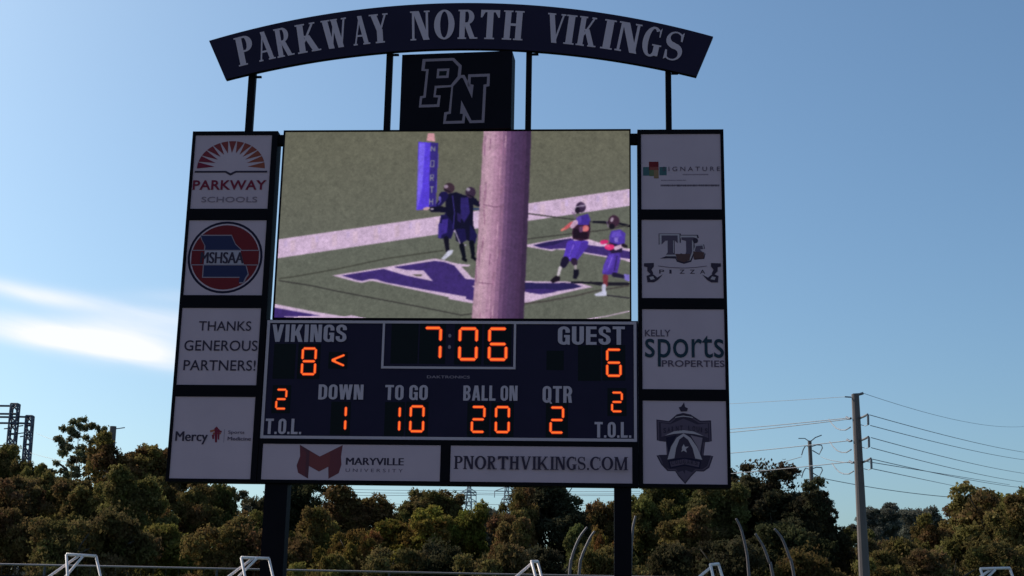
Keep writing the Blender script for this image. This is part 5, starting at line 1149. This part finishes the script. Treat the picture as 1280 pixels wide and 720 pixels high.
# ------------------------------------------------------------------ wires
def wire(a, b_, Ya, Yb, sag, label, r=.018, ext=0.0):
    A_ = at(*a, Ya); B_ = at(*b_, Yb); n_ = 22; P = []
    for i in range(n_+1):
        t = i/n_*(1+ext); p = A_+(B_-A_)*t; p.z -= sag*4*t*(1-t) if t <= 1 else sag*4*t*(1-t); P.append(p)
    off_ = P[0].copy(); b = MB(); b.tube([p-off_ for p in P], r, M_wire, 4); o = b.build('power_line', None, label=label, cat='wire', group='power lines'); o.location = off_
wr = [((1087, 518.6), (1282, 565.5), 'upper wire of the top pair running right from the tall steel pole'), ((1088, 531.8), (1282, 575), 'lower wire of the top pair running right from the tall steel pole'),
      ((1089, 547), (1282, 592), 'upper wire of the middle pair running right from the tall steel pole'), ((1089, 559.6), (1282, 603), 'lower wire of the middle pair running right from the tall steel pole'),
      ((1091, 574), (1282, 610), 'upper wire of the bottom pair running right from the tall steel pole'), ((1091, 586), (1210, 611), 'lower wire of the bottom pair running right from the tall steel pole'), ((1084, 577), (1262, 606), 'third thin wire beside the bottom pair right of the tall steel pole')]
for i, (a, b_, lb) in enumerate(wr): wire(a, b_, YB-1, 120, -.0 if i in (5, 6) else .15, lb, .016, .3 if i < 5 else .0)
wire((1079, 491.5), (1282, 533), YB, 120, .5, 'faint topmost wire running right from the cap of the tall steel pole', .010, .3)
wire((1029, 598), (1196, 622), Y2, 130, .2, 'wire running right from the smaller steel pole behind the tall one', .03)
lw = [((1064, 522), (700, 540), .45, 'upper wire of the top pair between scoreboard edge and tall steel pole', .018), ((1064, 523.5), (700, 546), .5, 'lower wire of the top pair between scoreboard edge and tall steel pole', .018),
      ((1064, 550.5), (700, 574), .4, 'middle wire between scoreboard edge and tall steel pole', .018), ((1066, 577), (700, 602), .3, 'bottom wire between scoreboard edge and tall steel pole', .018),
      ((1057, 496), (700, 510), .2, 'faint topmost wire running left from the cap of the tall steel pole', .010)]
for a, b_, sg, lb, rr_ in lw: wire(a, b_, YB+1, 140, sg, lb, rr_)
wire((1066, 578.5), (1026, 571), YB+1, Y2, .1, 'short wire from the smaller steel pole up to the tall one', .02)
wire((1002, 571), (880, 598), Y2, 170, .2, 'wire running left and down from the smaller steel pole', .028)
wire((45, 541), (82, 554), 190, 100, .1, 'upper wire in the gap between lattice gantry and tall thin tree', .02)
wire((38, 566), (100, 580), 190, 100, .1, 'lower wire in the gap between lattice gantry and tall thin tree', .02)
for y0, y1, lb in ((610.5, 613, 'top'), (614.5, 616, 'second'), (618.5, 618, 'third'), (628, 630, 'lowest')):
    wire((395, y0), (586, y1), 330, 340, .2, lb+' far wire under the scoreboard left of the first distant pylon', .05)
    wire((586, y1), (800, y1+1), 340, 330, .2, lb+' far wire under the scoreboard right of the first distant pylon', .05)
wire((-20, 557), (14, 556), 190, 190, .0, 'short wire at the left edge by the lattice gantry', .05)

# ------------------------------------------------------------------ lattice gantry and pylons
def lattice(mb, A_, B_, wa, wb, n_, r, m):
    """square lattice column from A_ to B_"""
    cs = []
    for i in range(n_+1):
        t = i/n_; c = A_.lerp(B_, t); w = wa+(wb-wa)*t; cs.append([c+Vector((sx1*w/2, sy1*w/2, 0)) for sx1, sy1 in ((-1, -1), (1, -1), (1, 1), (-1, 1))])
    for j in range(4): mb.tube([cs[0][j], cs[-1][j]], r*1.4, m, 4)
    for i in range(n_):
        for j in range(4):
            k = (j+1) % 4; a, c = (j, k) if i % 2 else (k, j); mb.tube([cs[i][a], cs[i+1][c]], r, m, 4, False); mb.tube([cs[i+1][j], cs[i+1][k]], r, m, 4, False)
YG = 200.0
def gantry(top, bot, wt, wb_, beams, label, arms):
    A_ = at(*top, YG); B_ = at(*bot, YG); d = B_-A_; G_ = A_+d*((0-A_.z)/d.z); off_ = Vector((G_.x, YG, 0)); root = empty('lattice_gantry', off_, label=label, cat='lattice tower', group='lattice gantries at far left')
    k = F_PX/YG; wtm, wbm = wt/k, wb_/k; w0 = wtm+(wbm-wtm)*(A_.z/(A_.z-B_.z))
    b = MB(); lattice(b, G_-off_, A_-off_, w0, wtm, 22, .10, M_lat); b.build('column', root)
    for (x0, x1, y) in beams:
        b = MB(); P, Q = at(x0, y, YG)-off_, at(x1, y+.5, YG)-off_; b.tube([P, Q], .16, M_lat, 6); b.build('beam', root)
    for (x0, x1, y) in arms:
        b = MB(); P, Q = at(x0, y+1, YG)-off_, at(x1, y, YG)-off_; b.tube([P, Q], .09, M_lat, 5); b.build('arm', root)
gantry((19.3, 505), (13.5, 565), 8.5, 8.5, ((-40, 24, 507), (-40, 24, 517), (-40, 24, 521), (-40, 24, 528.5)), 'taller lattice gantry column at the left edge', ((5, 15, 535), (22, 29, 532), (0, 12, 556)))
gantry((37.5, 520), (32, 589), 7.5, 7.5, ((24.5, 41, 521), (24.5, 41, 529)), 'shorter lattice gantry column, right of the taller one', ((22, 31, 541), (25, 31, 545)))
def pylon(px, py, Y, label, arms):
    T_ = at(px, py, Y); h = T_.z; root = empty('pylon', (T_.x, Y, 0), label=label, cat='pylon', group='distant pylons'); b = MB()
    lattice(b, Vector((0, 0, 0)), Vector((0, 0, h)), 5.5, .7, 14, .10, M_lath); b.build('mast', root)
    for dy, hw in arms:
        z = h-dy*Y/F_PX; w = hw*Y/F_PX; b = MB()
        for s_ in (-1, 1):
            b.tube([(0, 0, z), (s_*w, 0, z)], .12, M_lath, 4); b.tube([(0, 0, z+1.1), (s_*w, 0, z)], .10, M_lath, 4); b.tube([(s_*w, 0, z), (s_*w, 0, z-1.6)], .09, M_lath, 4)
        b.build('crossarm', root)
pylon(586.5, 606, 340, 'left one of the two distant pylons under the scoreboard', ((9, 9), (13, 9), (21, 10)))
pylon(633.5, 606, 340, 'right one of the two distant pylons under the scoreboard', ((8, 15), (18, 6), (27, 9)))
